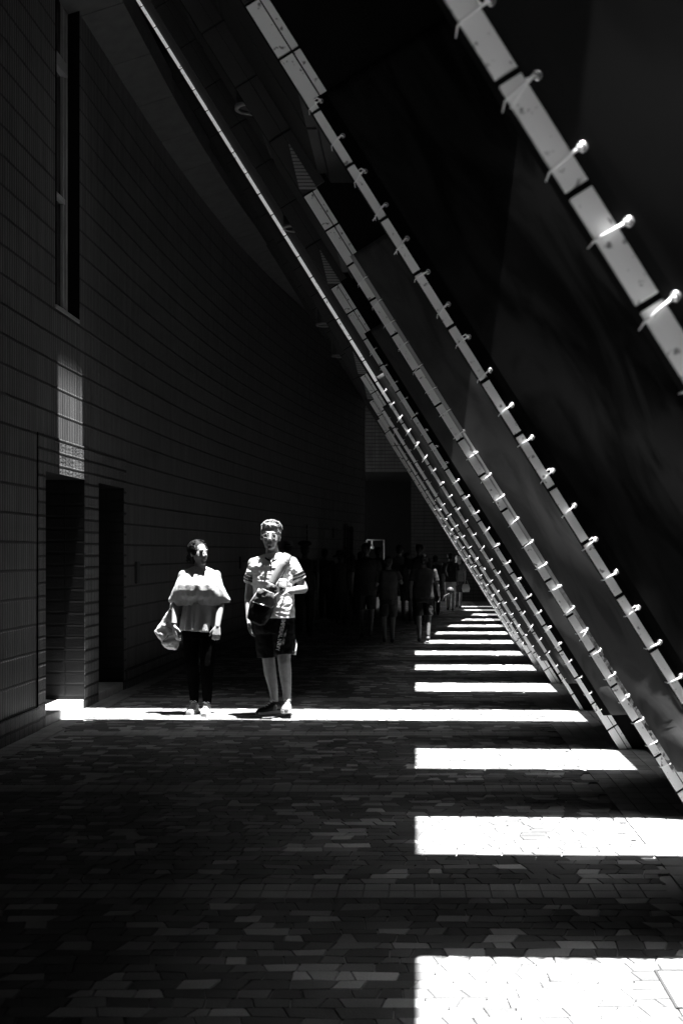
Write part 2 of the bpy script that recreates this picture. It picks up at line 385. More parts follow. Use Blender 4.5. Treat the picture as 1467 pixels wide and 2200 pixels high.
for i, f in enumerate(FAR[:-1]):
    if f == OPEN: continue
    f2 = FAR[i+1]
    y0, y1 = f+.06, f2+.004
    s = Sh(); P = []
    for q in (y0, y1):
        x = .5*(xb(f)+xb(f2)); e = gl(q)
        P.append([(x-COT*ZS+.2, q, ZS), (.447+e, q, ZS), (.447-COT*(ZR-ZS)+e*.5, q, ZR), (x-COT*ZR+.2, q, ZR)])
    s.hexa([P[0][0], P[0][1], P[1][1], P[1][0], P[0][3], P[0][2], P[1][2], P[1][3]])
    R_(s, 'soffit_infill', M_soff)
    # long soffit panels with open joints
    s = Sh()
    Lz = ZR-ZS
    for c in range(3):
        ya = f+.12+c*.73; yb_ = ya+.70
        for r_ in range(5):
            za = ZS+.02+r_*Lz/5; zb = za+Lz/5-.05
            x = .5*(xb(f)+xb(f2))
            s.hexa([(x-COT*za+.15, ya, za), (x-COT*za+.21, ya, za), (x-COT*za+.21, yb_, za), (x-COT*za+.15, yb_, za),
                    (x-COT*zb+.15, ya, zb), (x-COT*zb+.21, ya, zb), (x-COT*zb+.21, yb_, zb), (x-COT*zb+.15, yb_, zb)])
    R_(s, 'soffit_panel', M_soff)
# unseen wall added behind the camera to stop light from that end
e = mesh('light_stop_wall', [(-6, -12, 0), (8, -12, 0), (8, -12, 9), (-6, -12, 9)], [(0, 1, 2, 3)], M_core); tag(e, 'dark unseen wall added behind the viewer to stop light from that end', 'wall')

# ------------------------------------------------------------------ slanted piers with tiled inner edge
PIERLAB = ['nearest slanted pier, blurred, at the right edge of the picture', 'second slanted tiled pier from the viewer, with the black-bordered banner',
 'third slanted tiled pier, whose banner has a pale border turning to gravel print', 'fourth slanted tiled pier, beside the sun patch nearer than the man',
 'fifth slanted tiled pier whose edge shines bright up to the top of the picture', 'sixth slanted tiled pier, first behind the bright-edged one',
 'seventh slanted tiled pier, two behind the bright-edged one', 'eighth slanted tiled pier, three behind the bright-edged one']
EXP = {2.12: .043, 4.45: .029, 6.83: .041, 9.22: .033, 11.50: .026, 13.87: .033, 16.15: .033}
n_ = math.hypot(1, COT); A = Vector((-COT, 0, 1))/n_; Pd = Vector((1, 0, COT))/n_; FV = Vector((0, -1, 0))   # up the slope, across it, towards the viewer
def bars(cols, s0, s1, pitch, gap, v0=.001, v1=.013):
    h = Sh(); sx = s0
    while sx < s1:
        for p0, p1 in cols:
            o = []
            for v in (v0, v1):
                for ss, pp in ((sx, p0), (sx, p1), (sx+pitch-gap, p1), (sx+pitch-gap, p0)): o.append(A*ss+Pd*pp+FV*(v-.013))
            h.hexa([o[0], o[3], o[2], o[1], o[4], o[7], o[6], o[5]])
        sx += pitch
    return h
def pier(idx, f):
    label = PIERLAB[idx-3] if 3 <= idx < 11 else ('slanted tiled pier far along the row, thin between its neighbours' if idx >= 11 else 'slanted pier behind the viewer')
    x0 = xb(f); t = thing('slanted_pier', label, 'pier', (x0, f, 0), 0, 'slanted piers of the colonnade')
    s = Sh(); zb, zt = -.2, ZR
    prof = [(.47, 1.47), (0, .06), (0, .012), (1.6, .012), (1.6, 1.47)]
    s.rings([[Vector((u-COT*z, v, z)) for u, v in prof] for z in (zb, zt)]); s.obj('pier_core', M_core, t)
    pitch = .234; smax = (ZR-.1)*n_; s34 = ZS*n_
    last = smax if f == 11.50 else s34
    cols = [(.0, .054), (.06, .087)] if f != 11.50 else [(.0, .03)]
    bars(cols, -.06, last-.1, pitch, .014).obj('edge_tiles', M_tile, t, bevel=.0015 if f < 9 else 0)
    if f != 11.50: bars([(0, .085), (.09, .145)], math.ceil((last-.1+.06)/pitch)*pitch-.06, smax, .36, .012).obj('upper_edge_tiles', M_tile_shade, t)
    if f != 11.50 and 5 < f < 17:      # triangular slatted vent at the soffit line
        s = Sh()
        for k in range(13):
            fr = k/13; zz = ZS-.04+k*.02
            o = []
            for v in (-.008, -.0145):
                for dz, p0, p1 in ((0, .085*fr, .087), (.013, .085*(fr+.06), .087)):
                    a = Vector((p0/.848-COT*(zz+dz), v, zz+dz)); b2 = Vector((p1/.848-COT*(zz+dz), v, zz+dz)); o += [a, b2]
            s.hexa([o[0], o[1], o[3], o[2], o[4], o[5], o[7], o[6]])
        s.obj('slatted_vent', mat('vent_slat', .22, .5), t)
    return t
for i, f in enumerate(FAR): pier(i, f)

# ------------------------------------------------------------------ banners tied to the piers
def banner_mat(name, body, border, print_=.4, gravel=False):
    m = bpy.data.materials.new(name); m.use_nodes = True; n = m.node_tree; N = n.nodes; L = n.links
    b = N['Principled BSDF']; b.inputs['Roughness'].default_value = .95; b.inputs['Specular IOR Level'].default_value = 0
    uv = N.new('ShaderNodeUVMap'); sp = N.new('ShaderNodeSeparateXYZ'); L.new(uv.outputs[0], sp.inputs[0])
    no = N.new('ShaderNodeTexNoise'); no.inputs['Scale'].default_value = 1.5; no.inputs['Detail'].default_value = 5; no.inputs['Distortion'].default_value = 2.2
    mp = N.new('ShaderNodeMapping'); mp.inputs['Scale'].default_value = (4, .7, 1); L.new(uv.outputs[0], mp.inputs[0]); L.new(mp.outputs[0], no.inputs['Vector'])
    mr = N.new('ShaderNodeMapRange'); L.new(no.outputs[0], mr.inputs[0]); mr.inputs[1].default_value = .42; mr.inputs[2].default_value = .6
    mr.inputs[3].default_value = body; mr.inputs[4].default_value = body*(1-print_)
    bd = N.new('ShaderNodeMath'); bd.operation = 'LESS_THAN'; L.new(sp.outputs[0], bd.inputs[0]); bd.inputs[1].default_value = 0.0
    mx = N.new('ShaderNodeMix'); mx.data_type = 'FLOAT'; L.new(bd.outputs[0], mx.inputs[0]); L.new(mr.outputs[0], mx.inputs[2])
    if gravel:
        vo = N.new('ShaderNodeTexVoronoi'); vo.inputs['Scale'].default_value = 60; L.new(uv.outputs[0], vo.inputs['Vector'])
        g1 = N.new('ShaderNodeSeparateColor'); L.new(vo.outputs['Color'], g1.inputs[0])
        g2 = N.new('ShaderNodeMapRange'); L.new(g1.outputs[0], g2.inputs[0]); g2.inputs[3].default_value = .02; g2.inputs[4].default_value = .4
        g3 = N.new('ShaderNodeMapRange'); L.new(sp.outputs[1], g3.inputs[0]); g3.inputs[1].default_value = 1.0; g3.inputs[2].default_value = 1.7
        gm = N.new('ShaderNodeMix'); gm.data_type = 'FLOAT'; L.new(g3.outputs[0], gm.inputs[0]); L.new(g2.outputs[0], gm.inputs[2]); gm.inputs[3].default_value = border
        L.new(gm.outputs[0], mx.inputs[3])
    else: mx.inputs[3].default_value = border
    L.new(mx.outputs[0], b.inputs['Base Color'])
    return m
BD = {  # far: (body, border, print, gravel, label)
 2.12: (.013, .012, .15, False, 'blurred plain grey banner on the nearest pier, tied with bright cable ties'),
 4.45: (.011, .003, .6, False, 'black-bordered printed banner on the second pier'),
 6.83: (.055, .34, .35, True, 'grey banner with a pale border that turns to gravel print near the ground'),
 9.22: (.055, .004, .3, False, 'grey wind-rippled banner with a dark lower border on the fourth pier'),
 11.50: (.05, .03, .3, False, 'grey banner hanging from the bright-edged fifth pier, its corner curling at the sun strip'),
 13.87: (.05, .04, .3, False, 'grey banner on the sixth pier'), 16.15: (.05, .04, .3, False, 'grey banner on the seventh pier'),
 18.4: (.05, .04, .3, False, 'small grey banner on the eighth pier')}
M_tie = mat('cable_tie_plastic', .85, .4, spec=.4)
M_eye = mat('eyelet_metal', .5, .25, spec=.8, metal=.7)
BW = {6.83: .022}
WDv = Vector((.67, -1.56, 0)).normalized(); WNv = Vector((-1.56, -.67, -1.56*COT)).normalized()
def banner(f, z0=.3, z1=2.95):
    body, border, pr, gr, label = BD[f]; e = EXP.get(f, .03); bwid = BW.get(f, .05)
    t = thing('banner', label, 'banner', (xb(f), f, 0), 0, 'banners lashed to the slanted piers')
    vs, uv = [], []
    us = [e, e+bwid*.5, e+bwid-.002, e+bwid+.002]+[.13+.07*k for k in range(16)]; k0 = len(us)
    ns = 90; s0, s1 = z0*n_, z1*n_
    rnd = random.Random(int(f*10)); ph = rnd.uniform(0, 6)
    for i in range(ns+1):
        tt = i/ns
        for j, u in enumerate(us):
            ss = s0+(s1-s0)*tt
            q = max(0, u-e); free = min(1, q/.2)
            ss -= (1-tt)**4*.10*free
            amp = .0012+.012*(1-tt)**3
            wv = free*(amp*math.sin(ss*5+ph+u*9)+amp*.5*math.sin(ss*14+u*40+ph)+.0025*noise.noise(Vector((ss*2.5, u*14, f))))
            if j < k0: p = Pd*u+A*ss+FV*(.010+max(0, wv+amp*free))
            else: p = Pd*.245+WDv*(u-.245)*1.0+A*ss+WNv*(.012+max(0, wv+amp))
            if tt < .08: p += FV*(.08-tt)*1.2*free
            vs.append(p); uv.append((u-e-bwid, ss))
    m = len(us); fs = [(i*m+j, i*m+j+1, (i+1)*m+j+1, (i+1)*m+j) for i in range(ns) for j in range(m-1)]
    o = mesh('banner_sheet', vs, fs, banner_mat('banner_print', body, border, pr, gr), t, True, uv)
    sm = o.modifiers.new('t', 'SOLIDIFY'); sm.thickness = .0025; sm.offset = -1
    step = .147; ss = s0+.05; k = 0; pe0 = e+.019 if f > 2 else e+.03; rs_ = .6 if f > 9 else (.85 if f > 4 else 1.0)
    while ss < s1-.02:
        pe = Pd*pe0+A*ss+FV*.014
        if f < 12:
            r = Sh(); r.tube([pe+(Pd*math.cos(2*math.pi*a/12)+A*math.sin(2*math.pi*a/12))*.0075 for a in range(13)], .0026, 6, False); r.obj('eyelet', M_eye, t, True)
        c = Sh(); sk = rnd.uniform(-.012, .006); j1 = rnd.uniform(.0, .01)
        path = [pe-FV*.004, pe-Pd*.006+FV*(.006+j1), Pd*(e*.55)+A*(ss+sk*.5)+FV*(.009+j1), Pd*.004+A*(ss+sk)+FV*.006, Pd*-.005+A*(ss+sk)-FV*.004, Pd*-.007+A*(ss+sk*1.4)-FV*.05]
        c.tube(path, [q*rs_ for q in (.0032, .0036, .003, .0028, .0024, .0015)], 7, True, .8)
        hd = rnd.choice((.2, .55)); c.ell(pe*(1-hd)+(Pd*(e*.55)+A*(ss+sk*.5))*hd+FV*(.011+j1), (.0052*rs_, .0042, .0052*rs_), n=8, m_=5)
        if rnd.random() < .14: c.tube([pe-Pd*.004+FV*.01, pe-Pd*.03-A*.012+FV*.03, pe-Pd*.075-A*.03+FV*.02], .0018, 5)
        if rnd.random() < .2: c.tube([pe+FV*.004, pe+A*.012-Pd*.008+FV*.012, pe+A*.012-Pd*.022+FV*.012, pe-Pd*.02+FV*.008], .0026, 6)
        c.obj('cable_tie', M_tie, t, True)
        ss += step+rnd.uniform(-.008, .008); k += 1
    return t
for f in BD: banner(f, .24, 3.15)

# ------------------------------------------------------------------ downlights under the sloping soffit
def downlight(f, zq, label, px=None):
    y = f+.47; x = xb(f)-COT*zq-.02
    if px: x = (px[0]-HX)*y/F; zq = 1.5-(px[1]-HY)*y/F
    t = thing('downlight', label, 'lamp', (x, y, zq), 0, 'cylindrical downlights under the soffit')
    s = Sh(); n = 24; r1, r0 = .095, .08
    rr = []
    for z, r in ((.02, r1), (.30, r1), (.30, r0), (.02, r0)):
        rr.append([Vector((r*math.cos(2*math.pi*j/n), r*math.sin(2*math.pi*j/n), z)) for j in range(n)])
    s.rings(rr+[rr[0]], False); s.obj('can', mat('can_metal', .04, .5), t, True)
    s = Sh(); s.tube([(0, 0, .28), (.05, -.1, .42), (.3, -.35, .5)], .018); s.obj('bracket', MATS['can_metal'], t, True)
    s = Sh(); rr = []
    for z, r in ((0, .078), (0, .1), (.02, .1), (.02, .078)):
        rr.append([Vector((r*math.cos(2*math.pi*j/n), r*math.sin(2*math.pi*j/n), z)) for j in range(n)])
    s.rings(rr+[rr[0]], False); s.obj('rim', mat('rim_metal', .16, .4), t, True)
downlight(6.83, 4.19, 'round can downlight nearest the viewer, half hidden by the third pier', (540, 236))
downlight(9.22, 4.19, 'round can downlight hung behind the fourth pier', (634, 492))
downlight(13.87, 4.19, 'third visible can downlight, left of the sixth pier')
downlight(16.15, 4.19, 'farthest visible can downlight, below the tip of the curved beam')

ho = thing('stripe_end_blocker', 'dark low panels added outside the row of slanted piers to end the sun stripes', 'light blocker', (1.84, 10, 0))  # added panels: cut the right ends of the sun stripes, block plaza bounce
s = Sh()
for q in range(23):
    a, b2 = -20+q*2.4, -17.6+q*2.4; xa, xc = endshift(a), endshift(b2)
    s.hexa([(xa, a-10, -.1), (xa+.05, a-10, -.1), (xc+.05, b2-10, -.1), (xc, b2-10, -.1), (xa, a-10, 2.55), (xa+.05, a-10, 2.55), (xc+.05, b2-10, 2.55), (xc, b2-10, 2.55)])
s.obj('panel', M_core, ho)
nb = thing('sky_blocker', 'tall dark unseen block added across the plaza to hide the low sky', 'building', (15, 10, 0))  # unseen block added to hold low sky light off the shaded floor
s = Sh(); s.box((0, -50, 0), (10, 70, 36)); s.obj('blocker_body', M_core, nb)
s = Sh()
for fz in range(9):
    for q in range(20): s.box((-.03, -46+q*5.6, 2+fz*3.7), (-.005, -42+q*5.6, 4.2+fz*3.7))
s.obj('blocker_windows', M_glass, nb)

# ------------------------------------------------------------------ far building closing the view
fb = thing('far_building', 'dark brick block with a black opening at the far end of the passage', 'building', (0, 37, 0))
def fbx(name, x0, x1, z0, z1, y=0, m=M_blk):
    return mesh(name, [(x0, y, z0), (x1, y, z0), (x1, y, z1), (x0, y, z1)], [(0, 1, 2, 3)], m, fb, False, [(x0, z0), (x1, z0), (x1, z1), (x0, z1)])
M_brk = ribbed('far_brick', .06, .3, .11, groove=.03, jitter=.12, bump=.4)
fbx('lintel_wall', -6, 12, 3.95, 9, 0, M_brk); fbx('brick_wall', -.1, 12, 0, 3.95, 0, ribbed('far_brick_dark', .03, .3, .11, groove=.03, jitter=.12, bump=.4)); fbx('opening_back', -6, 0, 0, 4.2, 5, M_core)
s = Sh(); s.box((-8, .05, 4.0), (12, 9, 5)); s.obj('opening_roof', M_core, fb)
mesh('opening_side', [(-.1, 0, 0), (-.1, 5, 0), (-.1, 5, 3.95), (-.1, 0, 3.95)], [(0, 1, 2, 3)], M_core, fb)
mesh('opening_ceiling', [(-6, 0, 3.95), (-.1, 0, 3.95), (-.1, 5, 3.95), (-6, 5, 3.95)], [(3, 2, 1, 0)], M_core, fb)
fr = thing('barrier_frame', 'pale metal pipe frame standing in front of the far dark opening', 'frame', (-1.15, 35, 0))
s = Sh(); s.tube([(-.22, 0, 0), (-.22, 0, 1.86)], .02); s.tube([(-.22, 0, 1.86), (.28, 0, 1.86)], .02); s.tube([(.28, 0, 1.86), (.28, 0, 0)], .02); s.obj('pipe_frame', mat('pale_pipe', .35, .4), fr, True)
s = Sh(); s.tube([(-.08, 0, 1.84), (-.06, -.03, 1.7)], .02); s.ell((-.06, -.05, 1.64), (.05, .05, .05)); s.obj('lamp_head', M_white, fr, True)

# ------------------------------------------------------------------ people
def skinm(name, b): return mat(name, b, .6, .15, 30, .2, 150, spec=.2)
M_skin = skinm('skin', .19)
def headprims(s, c, k=1.0, female=False, ears=True):
    """c: centre of the head at eye height, local face -Y; k scales"""
    def P(x, y, z): return Vector((x*k, y*k, z*k))+c
    def E(p, r, **kw): s.ell(P(*p), [q*k for q in r], **kw)
    E((0, .018, .035), (.074, .092, .082), n=20, m_=12); E((0, -.018, -.02), (.064, .074, .082), n=18, m_=11)
    E((0, -.03, -.078), (.047 if not female else .04, .05, .035)); E((0, -.074, -.102), (.02, .018, .016))
    s.cap(P(0, -.088, .012), .009*k, P(0, -.108, -.028), .0125*k, 10)
    E((-.013, -.096, -.034), (.009, .011, .008)); E((.013, -.096, -.034), (.009, .011, .008))
    s.cap(P(-.036, -.076, .024), .012*k, P(.036, -.076, .024), .012*k, 8)
    E((-.036, -.056, -.034), (.019, .018, .022)); E((.036, -.056, -.034), (.019, .018, .022))
    s.cap(P(-.018, -.087, -.06), .006*k, P(.018, -.087, -.06), .006*k, 8); s.cap(P(-.014, -.086, -.07), .007*k, P(.014, -.086, -.07), .007*k, 8)
    if ears:
        for q in (-1, 1): E((q*.076, .012, -.005), (.011, .02, .031))
def hand(s, w, d, nrm, size=1.0, curl=.5, side=1, spread=.16, curls=None):
    """palm + four jointed fingers + thumb.  w wrist, d direction of fingers, nrm palm normal (the side fingers curl to)"""
    d = Vector(d).normalized(); n = Vector(nrm); n = (n-d*n.dot(d)).normalized(); l = d.cross(n)*side   # l: towards the thumb
    k = size; w = Vector(w)
    for q in (-.03, -.01, .01, .03): s.cap(w+l*q*.6*k+d*.01*k, .016*k, w+l*q*k+d*.078*k, .012*k, 8)
    for j, (q, ln) in enumerate(((.032, .07), (.011, .08), (-.011, .074), (-.031, .058))):
        p = w+l*q*k+d*.085*k; cc = (curls or [curl]*4)[j]; dd = (d+l*q*spread*8*.3).normalized(); a = cc*.6
        for sg, r in ((.45, .0095), (.31, .0085), (.24, .0075)):
            dd2 = (dd*math.cos(a)+n*math.sin(a)).normalized(); p2 = p+dd2*ln*sg*k
            s.cap(p, r*k, p2, (r-.0008)*k, 8); p = p2; a += cc*.8
    p = w+l*.03*k+d*.025*k; dd = (d*.7+l*.6+n*.35).normalized()
    p2 = p+dd*.042*k; s.cap(p, .014*k, p2, .011*k, 8); dd = (d*.9+l*.15+n*.4).normalized(); s.cap(p2, .011*k, p2+dd*.032*k, .0085*k, 8)
def shoe(s, a, yaw, L=.27, wd=.048, h=.09, pitch=0):
    """shoe with heel under a=(x,y) pointing to yaw (0 = -Y); returns nothing, local prims"""
    i0 = len(s.v)
    rr = []
    for t, wx, hh in ((0, .55, .06), (.06, .8, .085), (.22, .82, .09), (.42, .85, .078), (.6, .98, .06), (.8, 1.0, .048), (.93, .75, .04), (1, .4, .028)):
        y = .07-t*L; n = 14
        rr.append([Vector((wd*wx*math.cos(2*math.pi*j/n), y, max(0.0, hh*h/.09*.5+hh*h/.09*.5*math.sin(2*math.pi*j/n)))) for j in range(n)])
    s.rings(rr)
    M = Matrix.Translation((a[0], a[1], a[2] if len(a) > 2 else 0)) @ Matrix.Rotation(yaw, 4, 'Z') @ Matrix.Rotation(pitch, 4, 'X')
    s.xf(M, i0); return M
def soleof(name, M, m, parent, L=.27, wd=.05, h=.022):
    s = Sh(); rr = []
    for z in (-.004, h):
        pts = []
        for t, wx in ((0, .5), (.05, .8), (.25, .86), (.45, .8), (.65, 1), (.85, .9), (.97, .5)): pts.append(Vector((wd*wx, .075-t*(L+.01), z)))
        pts += [Vector((-p.x, p.y, p.z)) for p in reversed(pts)]
        rr.append(pts)
    s.rings(rr); s.xf(M @ Matrix.Translation((0, 0, .005))); return s.obj(name, m, parent, bevel=.004)

# ---- woman in the long sun strip
def woman():
    t = thing('person', 'woman in a pale batwing blouse and black leggings walking in the long sun strip', 'person', ((432-HX)*11.3/F, 11.27, 0))
    s = Sh()
    hc = Vector((-.008, -.035, 1.492))
    Hm = Matrix.Translation(hc) @ Matrix.Rotation(R(48), 4, 'Z') @ Matrix.Rotation(R(-4), 4, 'X')
    i0 = len(s.v); headprims(s, Vector((0, 0, 0)), .94, True); s.xf(Hm, i0)
    s.limb([((-.01, .0, 1.43), .046), ((-.008, .008, 1.33), .052)])
    s.loft([(-.01, .01, z, rx, ry) for z, rx, ry in ((1.36, .05, .05), (1.33, .12, .075), (1.27, .165, .095), (1.15, .15, .105), (1.02, .125, .095), (.92, .12, .085), (.83, .13, .09), (.76, .13, .09), (.72, .1, .08))], 18)
    # legs, left of picture slightly behind
    s.limb([((-.085, .0, .76), .078), ((-.085, .0, .46), .056), ((-.075, .045, .35), .052), ((-.068, .055, .09), .034), ((-.066, .0, .05), .03)])
    s.limb([((.075, -.01, .76), .078), ((.07, -.06, .46), .056), ((.068, -.05, .35), .053), ((.066, -.03, .09), .034), ((.068, -.08, .05), .03)])
    # arms
    s.limb([((-.165, .01, 1.29), .045), ((-.225, -.02, 1.02), .038), ((-.222, -.12, .83), .025)])
    s.limb([((.145, .01, 1.29), .045), ((.19, -.02, 1.02), .038), ((.178, -.13, .82), .025)])
    hand(s, (-.222, -.125, .822), (.25, -.3, -1), (.7, .4, 0), .95, .35, 1)
    hand(s, (.176, -.135, .812), (-.05, -.25, -1), (-.2, 1, 0), .95, 1.0, -1)
    s.skin('body', M_skin, t, .0055, 3)
    # leggings
    s = Sh()
    s.loft([(-.005, 0, z, rx, ry) for z, rx, ry in ((.9, .13, .09), (.82, .15, .10), (.74, .15, .105), (.7, .12, .1))], 18)
    s.limb([((-.085, .0, .76), .085), ((-.085, .0, .46), .062), ((-.075, .045, .35), .059), ((-.068, .055, .11), .042)])
    s.limb([((.075, -.01, .76), .085), ((.07, -.06, .46), .062), ((.068, -.05, .35), .06), ((.066, -.03, .11), .042)])
    s.skin('leggings', mat('black_leggings', .0022, 1, .2, 20, .1, 60, spec=0), t, .007, 2, .002, .06)
    # blouse: batwing top, gathered waist, peplum
    s = Sh()
    n = 64; rr = []
    for z, rx, ry, ty in ((1.37, .062, .058, 0), (1.352, .10, .07, 0), (1.325, .15, .09, 0), (1.29, .185, .112, -.006), (1.25, .205, .13, -.012), (1.2, .225, .143, -.018), (1.15, .246, .148, -.016), (1.1, .268, .142, -.01), (1.06, .29, .128, 0), (1.035, .285, .11, 0)):
        rr.append([Vector((-.01+rx*math.cos(a)*(1+.012*math.sin(7*a+z*9)), .008+ty+ry*math.copysign(abs(math.sin(a))**1.15, math.sin(a))*(1+.03*math.sin(13*a+z*12)), z-(.0 if abs(math.cos(a)) > .75 else .0)-.03*(abs(math.cos(a)) < .72)*(z < 1.05))) for a in [2*math.pi*j/n for j in range(n)]])
    s.rings(rr); s.loft([(-.01, .008, z, rx, ry) for z, rx, ry in ((1.12, .15, .12), (1.03, .146, .118), (1.01, .143, .115))], 28)
    bl = s.skin('blouse', mat('pale_linen', .3, .55, .12, 12, .5, 55, stretch=(3, 3, 1)), t, .006, 5, .005, .05, (1.5, 1.2, .45))
    n = 96; rr = []
    for k in range(18):
        u = k/17; z = 1.035-.265*u; base = .143+.022*u
        fold = .004+.02*u
        rr.append([Vector((-.012+(base+.006*math.sin(u*3))*math.cos(a)+fold*math.cos(a)*math.sin(11*a+math.sin(3*a)*1.2+u), .008+(base*.82)*math.sin(a)+fold*math.sin(a)*math.sin(11*a+math.sin(3*a)*1.2+u), z+.008*math.sin(2*a)*u))
                   for a in [2*math.pi*j/n for j in range(n)]])
    s = Sh(); s.rings(rr, False)
    o = s.obj('peplum', MATS['pale_linen'], t, True); q = o.modifiers.new('t', 'SOLIDIFY'); q.thickness = .004
    s = Sh()
    for dz in (0, .018): s.tube([Vector((-.01+.141*math.cos(a), .008+.108*math.sin(a), 1.035+dz-.004+.003*math.sin(17*a))) for a in [2*math.pi*j/60 for j in range(61)]], .0065, 8, False)
    s.obj('waist_elastic', MATS['pale_linen'], t, True)
    s = Sh(); s.tube([Vector((-.008+.075*math.cos(a), .002+.072*math.sin(a), 1.352-.03*max(0, -math.sin(a)))) for a in [2*math.pi*j/40 for j in range(41)]], .005, 8, False); s.obj('neckline', mat('dark_trim', .008), t, True)
    # hair with a bun
    s = Sh(); i0 = 0
    s.ell((0, .036, .042), (.084, .094, .086), n=24, m_=14); s.ell((0, .05, -.01), (.07, .065, .065)); s.ell((0, .06, -.055), (.035, .03, .04))
    for q in (-1, 1): s.ell((q*.066, .0, .025), (.018, .05, .05))
    rh = random.Random(5)
    for _ in range(40):
        a = rh.uniform(-1.3, 1.3); x = .08*math.sin(a); z = .045+.08*math.cos(a)
        s.tube([(x, -.03, z), (x*1.02, .03, z+.006), (x*.8, .10, z*.7)], [.002, .004, .002], 5)
    s.xf(Hm); s.skin('hair', mat('dark_hair', .0025, .6, .5, 60, .5, 120, spec=.12), t, .005, 2, .006, .012, (1, 1, 3))
    s = Sh(); bc = Hm @ Vector((0, .145, -.035)); s.ell(bc, (.034, .034, .034), n=14)
    rnd = random.Random(3)
    for _ in range(26):
        a = Vector((rnd.gauss(0, 1), rnd.gauss(0, 1), rnd.gauss(0, 1))).normalized(); s.tube([bc+a*.028, bc+a*.042+Vector((0, 0, .004)), bc+a*.05+Vector((rnd.uniform(-.012, .012), 0, rnd.uniform(-.01, .01)))], .003, 5)
    s.obj('hair_bun', MATS['dark_hair'], t, True)
    for q in (-1, 1):
        s = Sh(); s.ell((q*.031, -.079, .002), (.013, .008, .006), n=12); s.xf(Hm); s.obj('eye', mat('eye_dark', .004, .3), t, True)
        s = Sh(); s.tube([(q*.016, -.093, .020), (q*.032, -.090, .026), (q*.05, -.076, .02)], .0034, 6); s.xf(Hm); s.obj('eyebrow', mat('dark_hair2', .006), t, True)
    s = Sh(); s.tube([(-.016, -.0915, -.061), (0, -.0935, -.062), (.016, -.0915, -.061)], .0028, 6); s.xf(Hm); s.obj('lips', mat('lips', .05), t, True)
    # shoes
    for (x, y, yw, pt) in ((-.066, .02, -.1, 0), (.068, -.075, .05, 0)):
        s = Sh(); M = shoe(s, (x, y, .012), yw, .235, .042, .088, pt); o = s.skin('shoe', mat('white_canvas', .4, .6, .05, 30), t, .005, 3)
        soleof('sole', M @ Matrix.Translation((0, 0, -.012)), mat('sole_white', .4, .5), o, .235, .044)
        s = Sh()
        for k in range(4): s.tube([(-.02, -.02-.024*k, .088-.013*k), (0, -.028-.024*k, .094-.013*k), (.02, -.036-.024*k, .088-.013*k)], .0035, 6)
        s.tube([(-.03, -.02, .098), (-.015, -.03, .108), (0, -.02, .094), (.016, -.03, .108), (.03, -.018, .096)], .0035, 6)
        s.xf(M); s.obj('laces', mat('lace_grey', .5), o, True)
    s = Sh(); s.tube([Vector((-.222+.029*math.cos(a), -.112+.029*math.sin(a), .848-.003*math.cos(a))) for a in [2*math.pi*j/20 for j in range(21)]], .006, 8, False); s.obj('hair_tie_bracelet', M_dark, t, True)
    # tote bag hanging from her forearm, behind the hand
    bg_ = thing('tote_bag', 'crumpled white tote bag with curved printed lines hanging at the woman\'s side', 'bag', (t.location.x-.32, 11.33, .58))
    ox, oz = -.32, .58
    out = [(-.295, .975), (-.33, .925), (-.445, .762), (-.425, .735), (-.345, .61), (-.325, .595), (-.232, .582), (-.205, .66), (-.20, .70), (-.235, .84), (-.255, .95)]
    n = len(out); cx = sum(p[0] for p in out)/n; cz = sum(p[1] for p in out)/n
    rr = []
    for dy, k in ((-.055, .55), (-.05, .86), (-.02, 1.0), (.02, 1.0), (.05, .86), (.055, .55)):
        rr.append([Vector((cx+(x-cx)*k-ox, dy, cz+(z-cz)*k-oz)) for x, z in out])
    s = Sh(); s.rings(rr); o = s.skin('bag_body', mat('white_vinyl', .3, .4, .08, 9, .3, 14, spec=.5), bg_, .006, 2, .012, .06)
    s = Sh(); s.tube([(-.30-ox, -.01, .95-oz), (-.285-ox, .0, 1.02-oz), (-.235-ox, -.02, 1.045-oz), (-.215-ox, 0, 1.0-oz), (-.255-ox, .01, .93-oz)], .007, 8, True, 2); s.obj('handle', MATS['white_vinyl'], bg_, True)
    s = Sh()
    def arcl(pts, r=.0028):
        s.tube([Vector((x-ox, -.064, z-oz)) for x, z in pts], r, 6, True, .5)
    arcl([(-.405, .775), (-.37, .80), (-.33, .812), (-.29, .80), (-.265, .775)]); arcl([(-.39, .755), (-.35, .735), (-.30, .722), (-.26, .735)])
    arcl([(-.385, .73), (-.375, .70), (-.35, .672), (-.33, .69), (-.30, .72)]); arcl([(-.34, .60), (-.30, .615), (-.26, .65), (-.23, .70)]); arcl([(-.36, .86), (-.33, .84), (-.30, .85)])
    pr = s.obj('printed_lines', mat('print_black', .02), bg_, True); sw = pr.modifiers.new('w', 'SHRINKWRAP'); sw.target = o; sw.wrap_method = 'NEAREST_SURFACEPOINT'; sw.wrap_mode = 'ON_SURFACE'; sw.offset = .002
woman()

